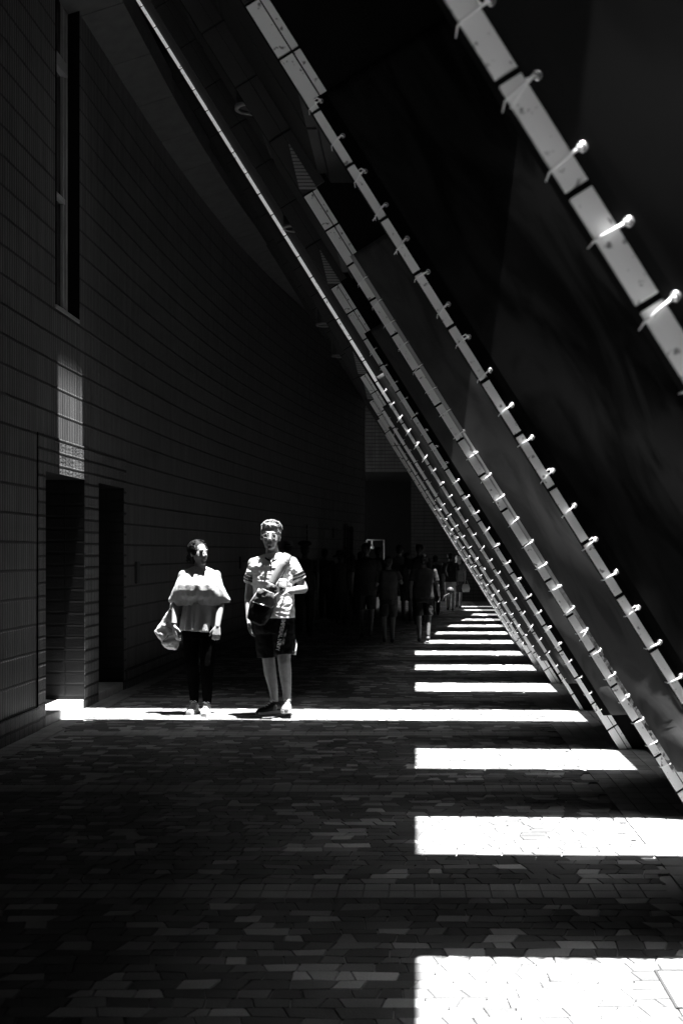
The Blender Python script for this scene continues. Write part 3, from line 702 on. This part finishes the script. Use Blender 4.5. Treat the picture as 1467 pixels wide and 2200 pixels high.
# ---- man in the long sun strip
def man():
    t = thing('person', 'grey haired man in glasses, white polo and black printed shorts, holding a cup', 'person', ((603-HX)*11.2/F, 11.15, 0))
    hc = Vector((-.083, -.03, 1.645)); Hm = Matrix.Translation(hc) @ Matrix.Rotation(R(4), 4, 'Z') @ Matrix.Rotation(R(3), 4, 'Y') @ Matrix.Rotation(R(-3), 4, 'X')
    s = Sh(); headprims(s, Vector((0, 0, 0)), 1.08); s.xf(Hm)
    s.limb([((-.078, .0, 1.56), .056), ((-.07, .01, 1.45), .066)])
    s.loft([(-.062, .012, z, rx, ry) for z, rx, ry in ((1.49, .06, .06), (1.45, .16, .085), (1.38, .185, .115), (1.25, .175, .125), (1.08, .165, .125), (.95, .17, .12), (.86, .165, .115), (.80, .12, .1))], 18)
    s.limb([((-.13, .02, .86), .1), ((-.115, .05, .53), .06), ((-.1, .075, .38), .057), ((-.075, .1, .24), .045), ((-.062, .13, .1), .031), ((-.066, .07, .055), .034)])
    s.limb([((.02, .0, .86), .1), ((.042, -.05, .50), .06), ((.052, -.025, .38), .058), ((.062, -.02, .24), .044), ((.068, -.03, .1), .031), ((.072, -.09, .055), .034)])
    s.limb([((-.248, .01, 1.40), .052), ((-.288, .02, 1.08), .044), ((-.272, -.1, .88), .029)])
    s.limb([((.112, .01, 1.41), .052), ((.208, .03, 1.165), .045), ((.118, -.21, 1.15), .03)])
    hand(s, (-.272, -.105, .875), (.12, -.25, -1), (.9, -.1, 0), 1.05, .55, 1)
    hand(s, (.112, -.216, 1.15), (-.85, -.3, -.12), (-.05, -.1, -1), 1.05, .4, 1, curls=[.35, .45, .5, .55])
    s.skin('body', M_skin, t, .0055, 3)
    # polo shirt
    s = Sh()
    s.loft([(-.062, .010, z, rx, ry) for z, rx, ry in ((1.5, .062, .066), (1.475, .12, .08), (1.445, .185, .10), (1.38, .21, .14), (1.28, .2, .158), (1.15, .19, .172), (1.02, .192, .18), (.93, .197, .18), (.90, .198, .178))], 28)
    sl = [((-.225, .01, 1.375), .07), ((-.277, .035, 1.22), .07)], [((.10, .01, 1.39), .07), ((.172, .022, 1.24), .072)]
    for l in sl:
        (a, ra), (b2, rb) = l; a = Vector(a); b2 = Vector(b2); d = (b2-a).normalized()
        s.cap(a, ra, a+d*.05, ra, 16); s.tube([a, a+d*.06, b2], [ra, ra, rb], 20)
    s.skin('polo_shirt', mat('white_pique', .55, .7, .04, 20, .25, 220), t, .006, 6, .005, .06, (.8, .8, 2))
    for l in sl:
        (a, ra), (b2, rb) = l; a = Vector(a); b2 = Vector(b2); d = (b2-a).normalized()
        for o_ in (-.062, -.032):
            c = b2+d*o_; s = Sh(); s.tube([c-d*.009, c+d*.009], [rb+.006, rb+.006], 24); s.obj('sleeve_stripe', M_dark, t, True)
    s = Sh(); rr = []
    for j in range(41):
        a = 2*math.pi*j/40
        fr_ = max(0, -math.sin(a))**3
        p = Vector((-.068+.072*math.cos(a), .004+.078*math.sin(a), 1.495-.05*fr_)); q = Vector((-.068+.098*math.cos(a), .004+.098*math.sin(a)-.02*fr_, 1.468-.045*fr_))
        rr.append((p, q))
    vs = [p for pq in rr for p in pq]; fs = [(2*i, 2*i+1, 2*i+3, 2*i+2) for i in range(40)]
    o = mesh('collar', vs, fs, mat('dark_collar', .008, .8), t, True); q = o.modifiers.new('t', 'SOLIDIFY'); q.thickness = .006
    s = Sh(); s.tube([(-.068, -.118, 1.44), (-.066, -.135, 1.38), (-.07, -.142, 1.33)], .006, 6, True, .5)
    s.tube([(-.09, -.1, 1.455), (-.068, -.128, 1.41), (-.045, -.1, 1.46)], .004, 6); s.obj('placket', mat('placket_grey', .12), t, True)
    # shorts
    s = Sh()
    s.loft([(-.06, .008, z, rx, ry) for z, rx, ry in ((.96, .175, .13), (.88, .187, .135), (.80, .19, .135), (.76, .18, .13))], 22)
    for a, b2, ra, rb in (((-.135, .02, .84), (-.125, .045, .535), .108, .097), ((.022, -.0, .84), (.048, -.04, .56), .11, .1)):
        a = Vector(a); b2 = Vector(b2); s.tube([a, a*.5+b2*.5, b2], [ra, (ra+rb)/2+.002, rb], 22)
    sho = s.skin('shorts', mat('black_jersey', .004, .7, .3, 20, .3, 60, spec=.1), t, .007, 2, .008, .06)
    # lettering down the front of the shorts
    cu = bpy.data.curves.new('lettering', 'FONT'); cu.body = 'IMPERIAL NAVY'; cu.size = .055; cu.extrude = .0; cu.space_character = .95; cu.offset = .0012
    tmp = bpy.data.objects.new('tmp', cu); col.objects.link(tmp); bpy.context.view_layer.update()
    me = bpy.data.meshes.new_from_object(tmp.evaluated_get(bpy.context.evaluated_depsgraph_get())); bpy.data.objects.remove(tmp)
    xs = [v.co.x for v in me.vertices]; Wd = max(xs)-min(xs); kx = .285/Wd
    for v in me.vertices:
        u = (v.co.x-min(xs))*kx; h = v.co.y
        v.co = Vector((.028-.055*(u/.285)+h*.9, -.26, .885-u))
    me.name = 'lettering'; me.materials.clear(); me.materials.append(M_white)
    lo = link(bpy.data.objects.new('lettering', me), sho)
    sw = lo.modifiers.new('w', 'SHRINKWRAP'); sw.target = sho; sw.wrap_method = 'PROJECT'; sw.use_project_y = True; sw.use_project_z = False; sw.use_project_x = False; sw.use_positive_direction = True; sw.use_negative_direction = False; sw.offset = .004
    s = Sh(); s.tube([(.145, -.045, .70), (.152, -.05, .65), (.146, -.055, .60), (.138, -.06, .56)], [.004, .009, .009, .014], 8, True, .5); s.obj('side_print', M_white, sho, True)
    # hair
    s = Sh(); s.ell((0, .03, .058), (.094, .106, .09), n=26, m_=14); s.ell((0, -.035, .095), (.066, .05, .032)); s.ell((-.03, -.05, .098), (.04, .035, .025)); s.ell((0, .075, -.01), (.07, .045, .06))
    for q in (-1, 1): s.ell((q*.078, .015, .035), (.014, .045, .042))
    rh = random.Random(11)
    for _ in range(70):
        a = rh.uniform(-1.15, 1.15); y = rh.uniform(-.06, .10); x = .088*math.sin(a); z = .06+.088*math.cos(a)-.25*max(0, y-.04)-(.3*max(0, -.03-y))
        s.tube([(x-.012, y-.02, z), (x+.008, y, z+.007), (x+.022, y+.026, z-.003)], [.004, .0075, .003], 6)
    s.xf(Hm); s.skin('hair', mat('grey_hair', .16, .6, .8, 70, .8, 90, spec=.2, stretch=(1.5, 1.5, 1)), t, .004, 1, .006, .015, (1.6, 1.2, 1))
    for q in (-1, 1):
        s = Sh(); s.ell((q*.036, -.088, .002), (.013, .008, .006), n=12); s.xf(Hm); s.obj('eye', MATS['eye_dark'], t, True)
        s = Sh(); s.tube([(q*.016, -.102, .026), (q*.036, -.1, .031), (q*.058, -.084, .025)], .0042, 6); s.xf(Hm); s.obj('eyebrow', mat('brow_grey', .01), t, True)
    s = Sh(); s.tube([(-.022, -.099, -.069), (0, -.102, -.068), (.022, -.099, -.069)], .003, 6); s.xf(Hm); s.obj('lips', MATS['lips'], t, True)
    s = Sh()
    for q in (-1, 1):
        s.tube([Vector((q*.037+.027*math.cos(a), -.112-.0+.008*abs(math.cos(a))*0, -.002+.019*math.sin(a))) for a in [2*math.pi*j/24 for j in range(25)]], .0017, 6, False)
        s.tube([(q*.064, -.11, .004), (q*.082, -.06, .006), (q*.086, .01, .004)], .0016, 6)
    s.tube([(-.01, -.112, .002), (0, -.115, .006), (.01, -.112, .002)], .0017, 6); s.xf(Hm); s.obj('glasses', mat('glasses_metal', .35, .25, metal=.5, spec=.7), t, True)
    # shoes
    for (x, y, yw, pt, m) in ((-.068, .095, -.75, 0, mat('dark_trainer', .006, .5, .3, 30)), (.073, -.075, .06, R(9), mat('grey_trainer', .16, .6, .15, 40))):
        s = Sh(); M = shoe(s, (x, y, .015 if pt == 0 else .035), yw, .275, .047, .1, -pt*0+(-pt)); o = s.skin('shoe', m, t, .005, 3)
        soleof('sole', M @ Matrix.Translation((0, 0, -.014)), mat('sole_grey', .35, .6), o, .275, .05, .026)
        s = Sh()
        for k in range(4): s.tube([(-.022, -.025-.026*k, .098-.014*k), (0, -.033-.026*k, .104-.014*k), (.022, -.041-.026*k, .098-.014*k)], .0035, 6)
        s.tube([(-.034, -.02, .106), (-.015, -.032, .118), (0, -.024, .104), (.016, -.032, .118), (.034, -.018, .106)], .0032, 6)
        s.xf(M); s.obj('laces', MATS['lace_grey'], o, True)
    s = Sh(); s.tube([Vector((.125, -.195, 1.15))+Vector((0, .34*0, 0))+Vector((math.sin(.35)*.0+.0, 0, 0))+Vector((.0, .012*math.cos(a)*0, 0))+Vector((.012*math.cos(a), -.031*math.cos(a)*.35, .034*math.sin(a)))+Vector((0, 0, 0)) for a in [2*math.pi*j/20 for j in range(21)]], .005, 6, False); s.obj('wristwatch', M_frame, t, True)
    T = t.location
    # cup in his left hand
    c = thing('plastic_cup', 'clear plastic takeaway cup with a lid and dark drink held by the man', 'cup', (T.x+.052, T.y-.262, 1.12))
    g = bpy.data.materials.new('clear_plastic'); g.use_nodes = True; b = g.node_tree.nodes['Principled BSDF']; b.inputs['Base Color'].default_value = (.85, .85, .85, 1); b.inputs['Roughness'].default_value = .1; b.inputs['Transmission Weight'].default_value = .85; b.inputs['IOR'].default_value = 1.15
    def ringz(l, n=28): return [[Vector((r*math.cos(2*math.pi*j/n), r*math.sin(2*math.pi*j/n), z)) for j in range(n)] for z, r in l]
    s = Sh(); s.rings(ringz([(0, .027), (.12, .038), (.12, .0365), (.003, .0255)]), True); s.obj('cup_wall', g, c, True)
    s = Sh(); s.rings(ringz([(.004, .0245), (.06, .030)])); s.obj('drink', mat('dark_drink', .05, .2), c, True)
    s = Sh(); s.rings(ringz([(.118, .04), (.126, .04), (.13, .034), (.142, .026), (.144, .01)])); s.obj('lid', mat('lid_plastic', .7, .2), c, True)
    # sling bag
    b_ = thing('sling_bag', 'dark sling bag with a pale flap on a broad grey strap across the man\'s chest', 'bag', (T.x-.13, T.y-.215, 1.03))
    O = Vector((-.13, -.215, 1.03))
    ax = Vector((.42, -.03, 1)).normalized(); sx = Vector((1, 0, -.42)).normalized(); yy = ax.cross(sx).normalized()
    def blob(name, prof, m, dy=0, dep=1.0):
        s = Sh(); rr = []
        for hgt, wx, dp in prof:
            n = 24; rr.append([ax*hgt+sx*wx*(abs(math.cos(a))**.7*(1 if math.cos(a) > 0 else -1))+Vector((0, 1, 0))*(dp*dep*math.sin(a)+dy) for a in [2*math.pi*j/n for j in range(n)]])
        s.rings(rr); return s.skin(name, m, b_, .005, 3, .006, .05)
    blob('bag_body', [(-.19, .05, .03), (-.17, .085, .05), (-.08, .108, .062), (.03, .105, .062), (.11, .085, .05), (.17, .045, .035), (.185, .02, .02)], mat('black_nylon', .003, .5, .2, 20, .3, 60, spec=.12), .02)
    blob('bag_flap', [(.0, .088, .016), (.03, .102, .024), (.09, .092, .026), (.135, .062, .022)], mat('pale_flap', .09, .35, .25, 7, .5, 20, spec=.5), -.038)
    s = Sh(); s.tube([ax*-.01+sx*-.09+Vector((0, -.045, 0)), ax*.0+Vector((0, -.066, 0)), ax*.02+sx*.1+Vector((0, -.04, 0))], .003, 6); s.tube([ax*-.17+sx*-.085+Vector((0, .0, 0)), ax*-.02+sx*-.112+Vector((0, -.012, 0)), ax*.12+sx*-.085+Vector((0, -.01, 0))], .006, 6); s.obj('zipper', mat('zip_metal', .5, .3, metal=.6), b_, True)
    s = Sh(); s.ell(ax*.17+sx*.03+Vector((0, -.01, 0)), (.035, .03, .03)); s.obj('strap_anchor', MATS['black_nylon'], b_, True)
    # strap ribbon
    def ribbon(name, path, wd, m, th=.004, n2=14):
        pts = []
        for i in range(len(path)-1):
            for k in range(n2): pts.append(path[i].lerp(path[i+1], k/n2))
        pts.append(path[-1])
        for _ in range(14): pts = [pts[0]]+[(pts[i-1]+pts[i]*2+pts[i+1])/4 for i in range(1, len(pts)-1)]+[pts[-1]]
        vs = []
        cen = Vector((-.06, .01, 0))
        for i, p in enumerate(pts):
            d = (pts[min(i+1, len(pts)-1)]-pts[max(0, i-1)]).normalized(); nr = Vector((p.x-cen.x, (p.y-cen.y)*1.4, 0)); nr.z = .12 if p.z > 1.42 else 0; nr = (nr.normalized()+Vector((0, 0, 1 if p.z > 1.44 else 0))).normalized(); a = d.cross(nr).normalized()
            vs += [p-a*wd/2-O, p-O+nr*.003, p+a*wd/2-O]
        fs = []
        for i in range(len(pts)-1): fs += [(3*i, 3*i+1, 3*i+4, 3*i+3), (3*i+1, 3*i+2, 3*i+5, 3*i+4)]
        o = mesh(name, vs, fs, m, b_, True); q = o.modifiers.new('t', 'SOLIDIFY'); q.thickness = th; q.offset = 0
    V3 = Vector
    ribbon('strap', [V3((-.055, -.19, 1.22)), V3((0, -.17, 1.32)), V3((.045, -.145, 1.40)), V3((.068, -.08, 1.468)), V3((.072, .0, 1.488)), V3((.05, .09, 1.45)), V3((-.02, .155, 1.34)), V3((-.16, .155, 1.12)), V3((-.265, .08, .96)), V3((-.285, -.02, .93)), V3((-.22, -.15, .93))], .075, mat('grey_webbing', .13, .6, .05, 30, .3, 300))
    ribbon('strap_piping', [V3((.0, -.192, 1.20)), V3((.045, -.172, 1.30)), V3((.09, -.138, 1.41)), V3((.108, -.07, 1.462))], .006, M_dark, .006)
    s = Sh()
    for k in range(3): s.box((.052+.016*k+.13, .075+.19*0-.0, 0), (.06+.016*k+.13, .08, .003))
man()

# ---- people walking away in the shade
def walker(px, py, top, tag_, cat='person', shirt=.02, legs=.02, skin=.1, short=True, step=.12, hat=None, dress=False, pack=False, arm=None, ph=1, wide=1.0, hair=.01, long_hair=False, hood=False, yaw=180, name='person'):
    Y = 1.5*F/(py-HY); X = (px-HX)*Y/F; H = 1.5-(top-HY)*Y/F
    k = H/1.72
    t = thing(name, tag_, cat, (X, Y, 0), R(yaw), 'people walking away in the shade')
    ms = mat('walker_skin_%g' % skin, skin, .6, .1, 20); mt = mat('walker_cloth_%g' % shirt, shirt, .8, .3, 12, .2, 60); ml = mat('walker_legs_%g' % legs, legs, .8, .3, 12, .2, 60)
    s = Sh(); P = lambda x, y, z: Vector((x*k*wide if abs(x) > .05 else x*k, y*k, z*k))
    s_ = ph
    headprims(s, P(0, -.02, 1.605), k*1.0)
    s.limb([(P(0, 0, 1.53), .05*k), (P(0, .01, 1.42), .06*k)])
    s.loft([(0, .01*k, z*k, rx*k*wide, ry*k) for z, rx, ry in ((1.45, .06, .06), (1.41, .15, .085), (1.33, .175, .11), (1.15, .15, .105), (1.0, .145, .11), (.88, .165, .12), (.8, .12, .1))], 16)
    L = {}
    for q in (-1, 1):
        y = step*q*s_
        kn = P(q*.085, y*.5-.03, .49); an = P(q*.075, y, .09+(.05 if y > 0 else 0))
        hp = P(q*.08, 0, .86); L[q] = (hp, kn, an)
        s.limb([(hp, .09*k), (kn, .055*k), (kn.lerp(an, .3), .052*k), (an, .035*k), (an+P(0, -.07, -.045), .03*k)], 10)
        sh_ = P(q*.175, 0, 1.385); 
        if arm and q in arm: el, wr = P(*arm[q][0]), P(*arm[q][1])
        else: el, wr = P(q*.22, .03-y*.3, 1.11), P(q*.22, -.04-y*.8, .88)
        s.limb([(sh_, .045*k), (el, .037*k), (wr, .026*k)], 10); L['a%d' % q] = (sh_, el, wr)
        hand(s, wr, (wr-el).normalized(), (-q, 0, .1), k, .6, q)
    s.skin('body', ms, t, .011, 2)
    s = Sh()
    s.loft([(0, .01*k, z*k, rx*k*wide, ry*k) for z, rx, ry in ((1.46, .065, .065), (1.42, .16, .1), (1.33, .192, .13), (1.15, .18, .13), (1.0, .18, .13), (.9, .19, .135), (.86, .19, .135))], 18)
    for q in (-1, 1):
        a, b2, _ = L['a%d' % q]; m_ = a.lerp(b2, .7); s.tube([a-(b2-a)*.15, a, m_], [.05*k, .065*k, .066*k], 14)
    s.skin('dress' if dress else 'shirt', mt, t, .011, 3, .004, .08)
    s = Sh()
    if dress:
        n = 60; rr = []
        for i in range(14):
            u = i/13; z = (1.0-.88*u)*k; r = (.165+.10*u)*k
            rr.append([Vector((r*math.cos(a)*(1+.08*u*math.sin(9*a)), .01+r*.75*math.sin(a)*(1+.08*u*math.sin(9*a)), z)) for a in [2*math.pi*j/n for j in range(n)]])
        s.rings(rr); s.obj('skirt', mt, t, True)
    else:
        s.loft([(0, .01*k, z*k, rx*k*wide, ry*k) for z, rx, ry in ((.95, .16, .12), (.86, .175, .13), (.78, .16, .12))], 16)
        for q in (-1, 1):
            hp, kn, an = L[q]
            if short: e = hp.lerp(kn, .9); s.tube([hp, e], [.1*k, .088*k], 14)
            else: s.limb([(hp, .1*k), (kn, .072*k), (an+Vector((0, 0, .01)), .058*k)], 12)
        s.skin('shorts' if short else 'trousers', ml, t, .01, 3, .008, .07)
    hh = Vector((0, -.02*k, 1.605*k))
    s = Sh(); s.ell(hh+P(0, .03, .05), (.086*k, .098*k, .08*k), n=18); s.ell(hh+P(0, .07, -.02), (.07*k, .05*k, .07*k))
    if long_hair: s.ell(hh+P(0, .08, -.12), (.08*k, .05*k, .13*k))
    s.skin('hair', mat('walker_hair', hair, .5), t, .01, 2, .008, .03)
    if hat == 'brim':
        s = Sh(); s.loft([(0, .0, z*k, r*k, r*k) for z, r in ((1.64, .16), (1.648, .15), (1.66, .1), (1.72, .092), (1.745, .08), (1.75, .03))], 22); s.obj('hat', mat('straw_hat', .25, .8), t, True)
    if hat == 'floppy':
        n = 36; rr = []
        for z, r in ((1.60, .19), (1.63, .15), (1.66, .105), (1.73, .1), (1.765, .07), (1.77, .02)):
            rr.append([Vector((r*k*math.cos(a), r*k*math.sin(a), (z+(.02*math.sin(3*a) if r > .12 else 0))*k)) for a in [2*math.pi*j/n for j in range(n)]])
        s = Sh(); s.rings(rr); s.obj('hat', mat('dark_hat', .015, .9), t, True)
    if hat == 'beret':
        s = Sh(); s.ell(P(0, .03, 1.74), (.13*k, .13*k, .055*k), n=20); s.obj('hat', mat('dark_hat', .015, .9), t, True)
    if hood:
        s = Sh(); s.ell(P(0, .06, 1.47), (.1*k, .07*k, .09*k), n=18); s.ell(P(0, .03, 1.6), (.098*k, .1*k, .12*k), n=18); s.skin('hood', mat('pale_hood', .5, .8), t, .01, 2)
    if pack:
        s = Sh(); s.ell(P(0, .19, 1.2), (.14*k, .085*k, .22*k), n=20); s.ell(P(0, .25, 1.1), (.1*k, .05*k, .11*k), n=16)
        pk = s.skin('backpack', mat('backpack_black', .02, .6, .2, 10, .3, 50), t, .01, 2)
        s = Sh()
        for q in (-1, 1): s.tube([P(q*.09, .16, 1.36), P(q*.1, .05, 1.45), P(q*.11, -.08, 1.42), P(q*.12, -.12, 1.25), P(q*.13, .05, 1.05)], .012, 6)
        s.tube([P(0, .27, 1.32), P(0, .31, 1.2)], .008, 6); s.obj('pack_straps', mat('pack_strap', .08), t, True)
    for q in (-1, 1):
        an = L[q][2]; s = Sh(); y = an.y; M = shoe(s, (an.x, an.y, max(0, an.z-.09*k)), 0, .26*k, .045*k, .09*k, R(-18) if y > 0 else 0)
        s.skin('shoe', mat('walker_shoe', .04, .6), t, .009, 2)
    return t, k, L
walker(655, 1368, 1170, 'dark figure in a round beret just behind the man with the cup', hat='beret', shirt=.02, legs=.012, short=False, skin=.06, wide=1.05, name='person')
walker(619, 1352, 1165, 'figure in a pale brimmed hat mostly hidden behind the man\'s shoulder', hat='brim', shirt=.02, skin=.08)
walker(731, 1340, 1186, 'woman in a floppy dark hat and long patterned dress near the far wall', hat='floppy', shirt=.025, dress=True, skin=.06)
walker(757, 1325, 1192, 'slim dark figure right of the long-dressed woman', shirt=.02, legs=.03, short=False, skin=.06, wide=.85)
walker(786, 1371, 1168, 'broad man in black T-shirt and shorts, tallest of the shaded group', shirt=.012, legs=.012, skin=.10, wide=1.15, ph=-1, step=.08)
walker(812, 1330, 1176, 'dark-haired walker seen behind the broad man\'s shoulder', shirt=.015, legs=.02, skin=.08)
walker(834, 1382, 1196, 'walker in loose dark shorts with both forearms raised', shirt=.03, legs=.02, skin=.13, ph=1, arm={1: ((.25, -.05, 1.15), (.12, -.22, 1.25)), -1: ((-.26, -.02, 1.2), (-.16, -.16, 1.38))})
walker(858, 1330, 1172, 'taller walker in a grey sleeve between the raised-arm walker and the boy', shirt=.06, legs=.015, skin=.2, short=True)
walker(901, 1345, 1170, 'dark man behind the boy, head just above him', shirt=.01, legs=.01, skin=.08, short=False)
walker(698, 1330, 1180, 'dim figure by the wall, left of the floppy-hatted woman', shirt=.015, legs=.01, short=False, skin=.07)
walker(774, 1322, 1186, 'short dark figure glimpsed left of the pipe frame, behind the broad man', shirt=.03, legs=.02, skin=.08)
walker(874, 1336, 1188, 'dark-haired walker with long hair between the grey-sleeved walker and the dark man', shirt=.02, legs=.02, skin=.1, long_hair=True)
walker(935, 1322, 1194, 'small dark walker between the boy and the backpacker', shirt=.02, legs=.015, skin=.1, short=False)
bt, bk, bL = walker(910, 1380, 1191, 'boy in a dark tee and shorts with one foot on a sun patch', shirt=.018, legs=.006, skin=.1, wide=1.12, ph=-1, step=.13, arm={-1: ((-.24, .0, 1.1), (-.27, -.1, .9))})
walker(967, 1313, 1188, 'walker with a dark backpack and pale trousers near the far sun patches', shirt=.04, legs=.75, skin=.15, short=False, pack=True)
wt, wk, wL = walker(984, 1307, 1192, 'hooded pale figure beside the backpacker, carrying a pale bag', shirt=.16, legs=.05, skin=.3, hood=True)
# hand fan carried by the boy, bag carried by the hooded walker
Mw = Matrix.Translation(bt.location) @ Matrix.Rotation(bt.rotation_euler.z, 4, 'Z'); hw = Mw @ bL['a-1'][2]
fn = thing('hand_fan', 'small round fan held out by the boy in shorts', 'fan', (hw.x+.05, hw.y-.05, hw.z-.08))
s = Sh(); s.tube([(0, 0, 0), (.04, 0, .08), (.12, 0, .13)], .008, 6); s.obj('fan_handle', mat('fan_grey', .08), fn, True)
s = Sh(); s.tube([(.14, -.006, .17), (.14, .006, .17)], .055, 24); s.obj('fan_disc', mat('fan_face', .02), fn, True)
s = Sh(); s.tube([Vector((.14+.055*math.cos(a), 0, .17+.055*math.sin(a))) for a in [2*math.pi*j/24 for j in range(25)]], .006, 6, False); s.obj('fan_rim', MATS['fan_grey'], fn, True)
Mw = Matrix.Translation(wt.location) @ Matrix.Rotation(wt.rotation_euler.z, 4, 'Z'); hw = Mw @ wL['a-1'][2]
hb = thing('shoulder_bag', 'small pale bag in the hand of the hooded walker', 'bag', (hw.x+.02, hw.y-.03, hw.z-.3))
s = Sh(); s.rings([[Vector((x*.11*q, y*.05*q, z)) for x, y in ((-1, -1), (1, -1), (1, 1), (-1, 1))] for z, q in ((0, .8), (.1, 1), (.22, .7))]); s.obj('bag_body', mat('pale_bag', .45, .5), hb, bevel=.015)
s = Sh(); s.tube([(-.05, 0, .21), (-.02, 0, .31), (.03, 0, .31), (.06, 0, .21)], .008, 6); s.obj('handle', MATS['pale_bag'], hb, True)

bpy.data.scenes.remove(TMP)
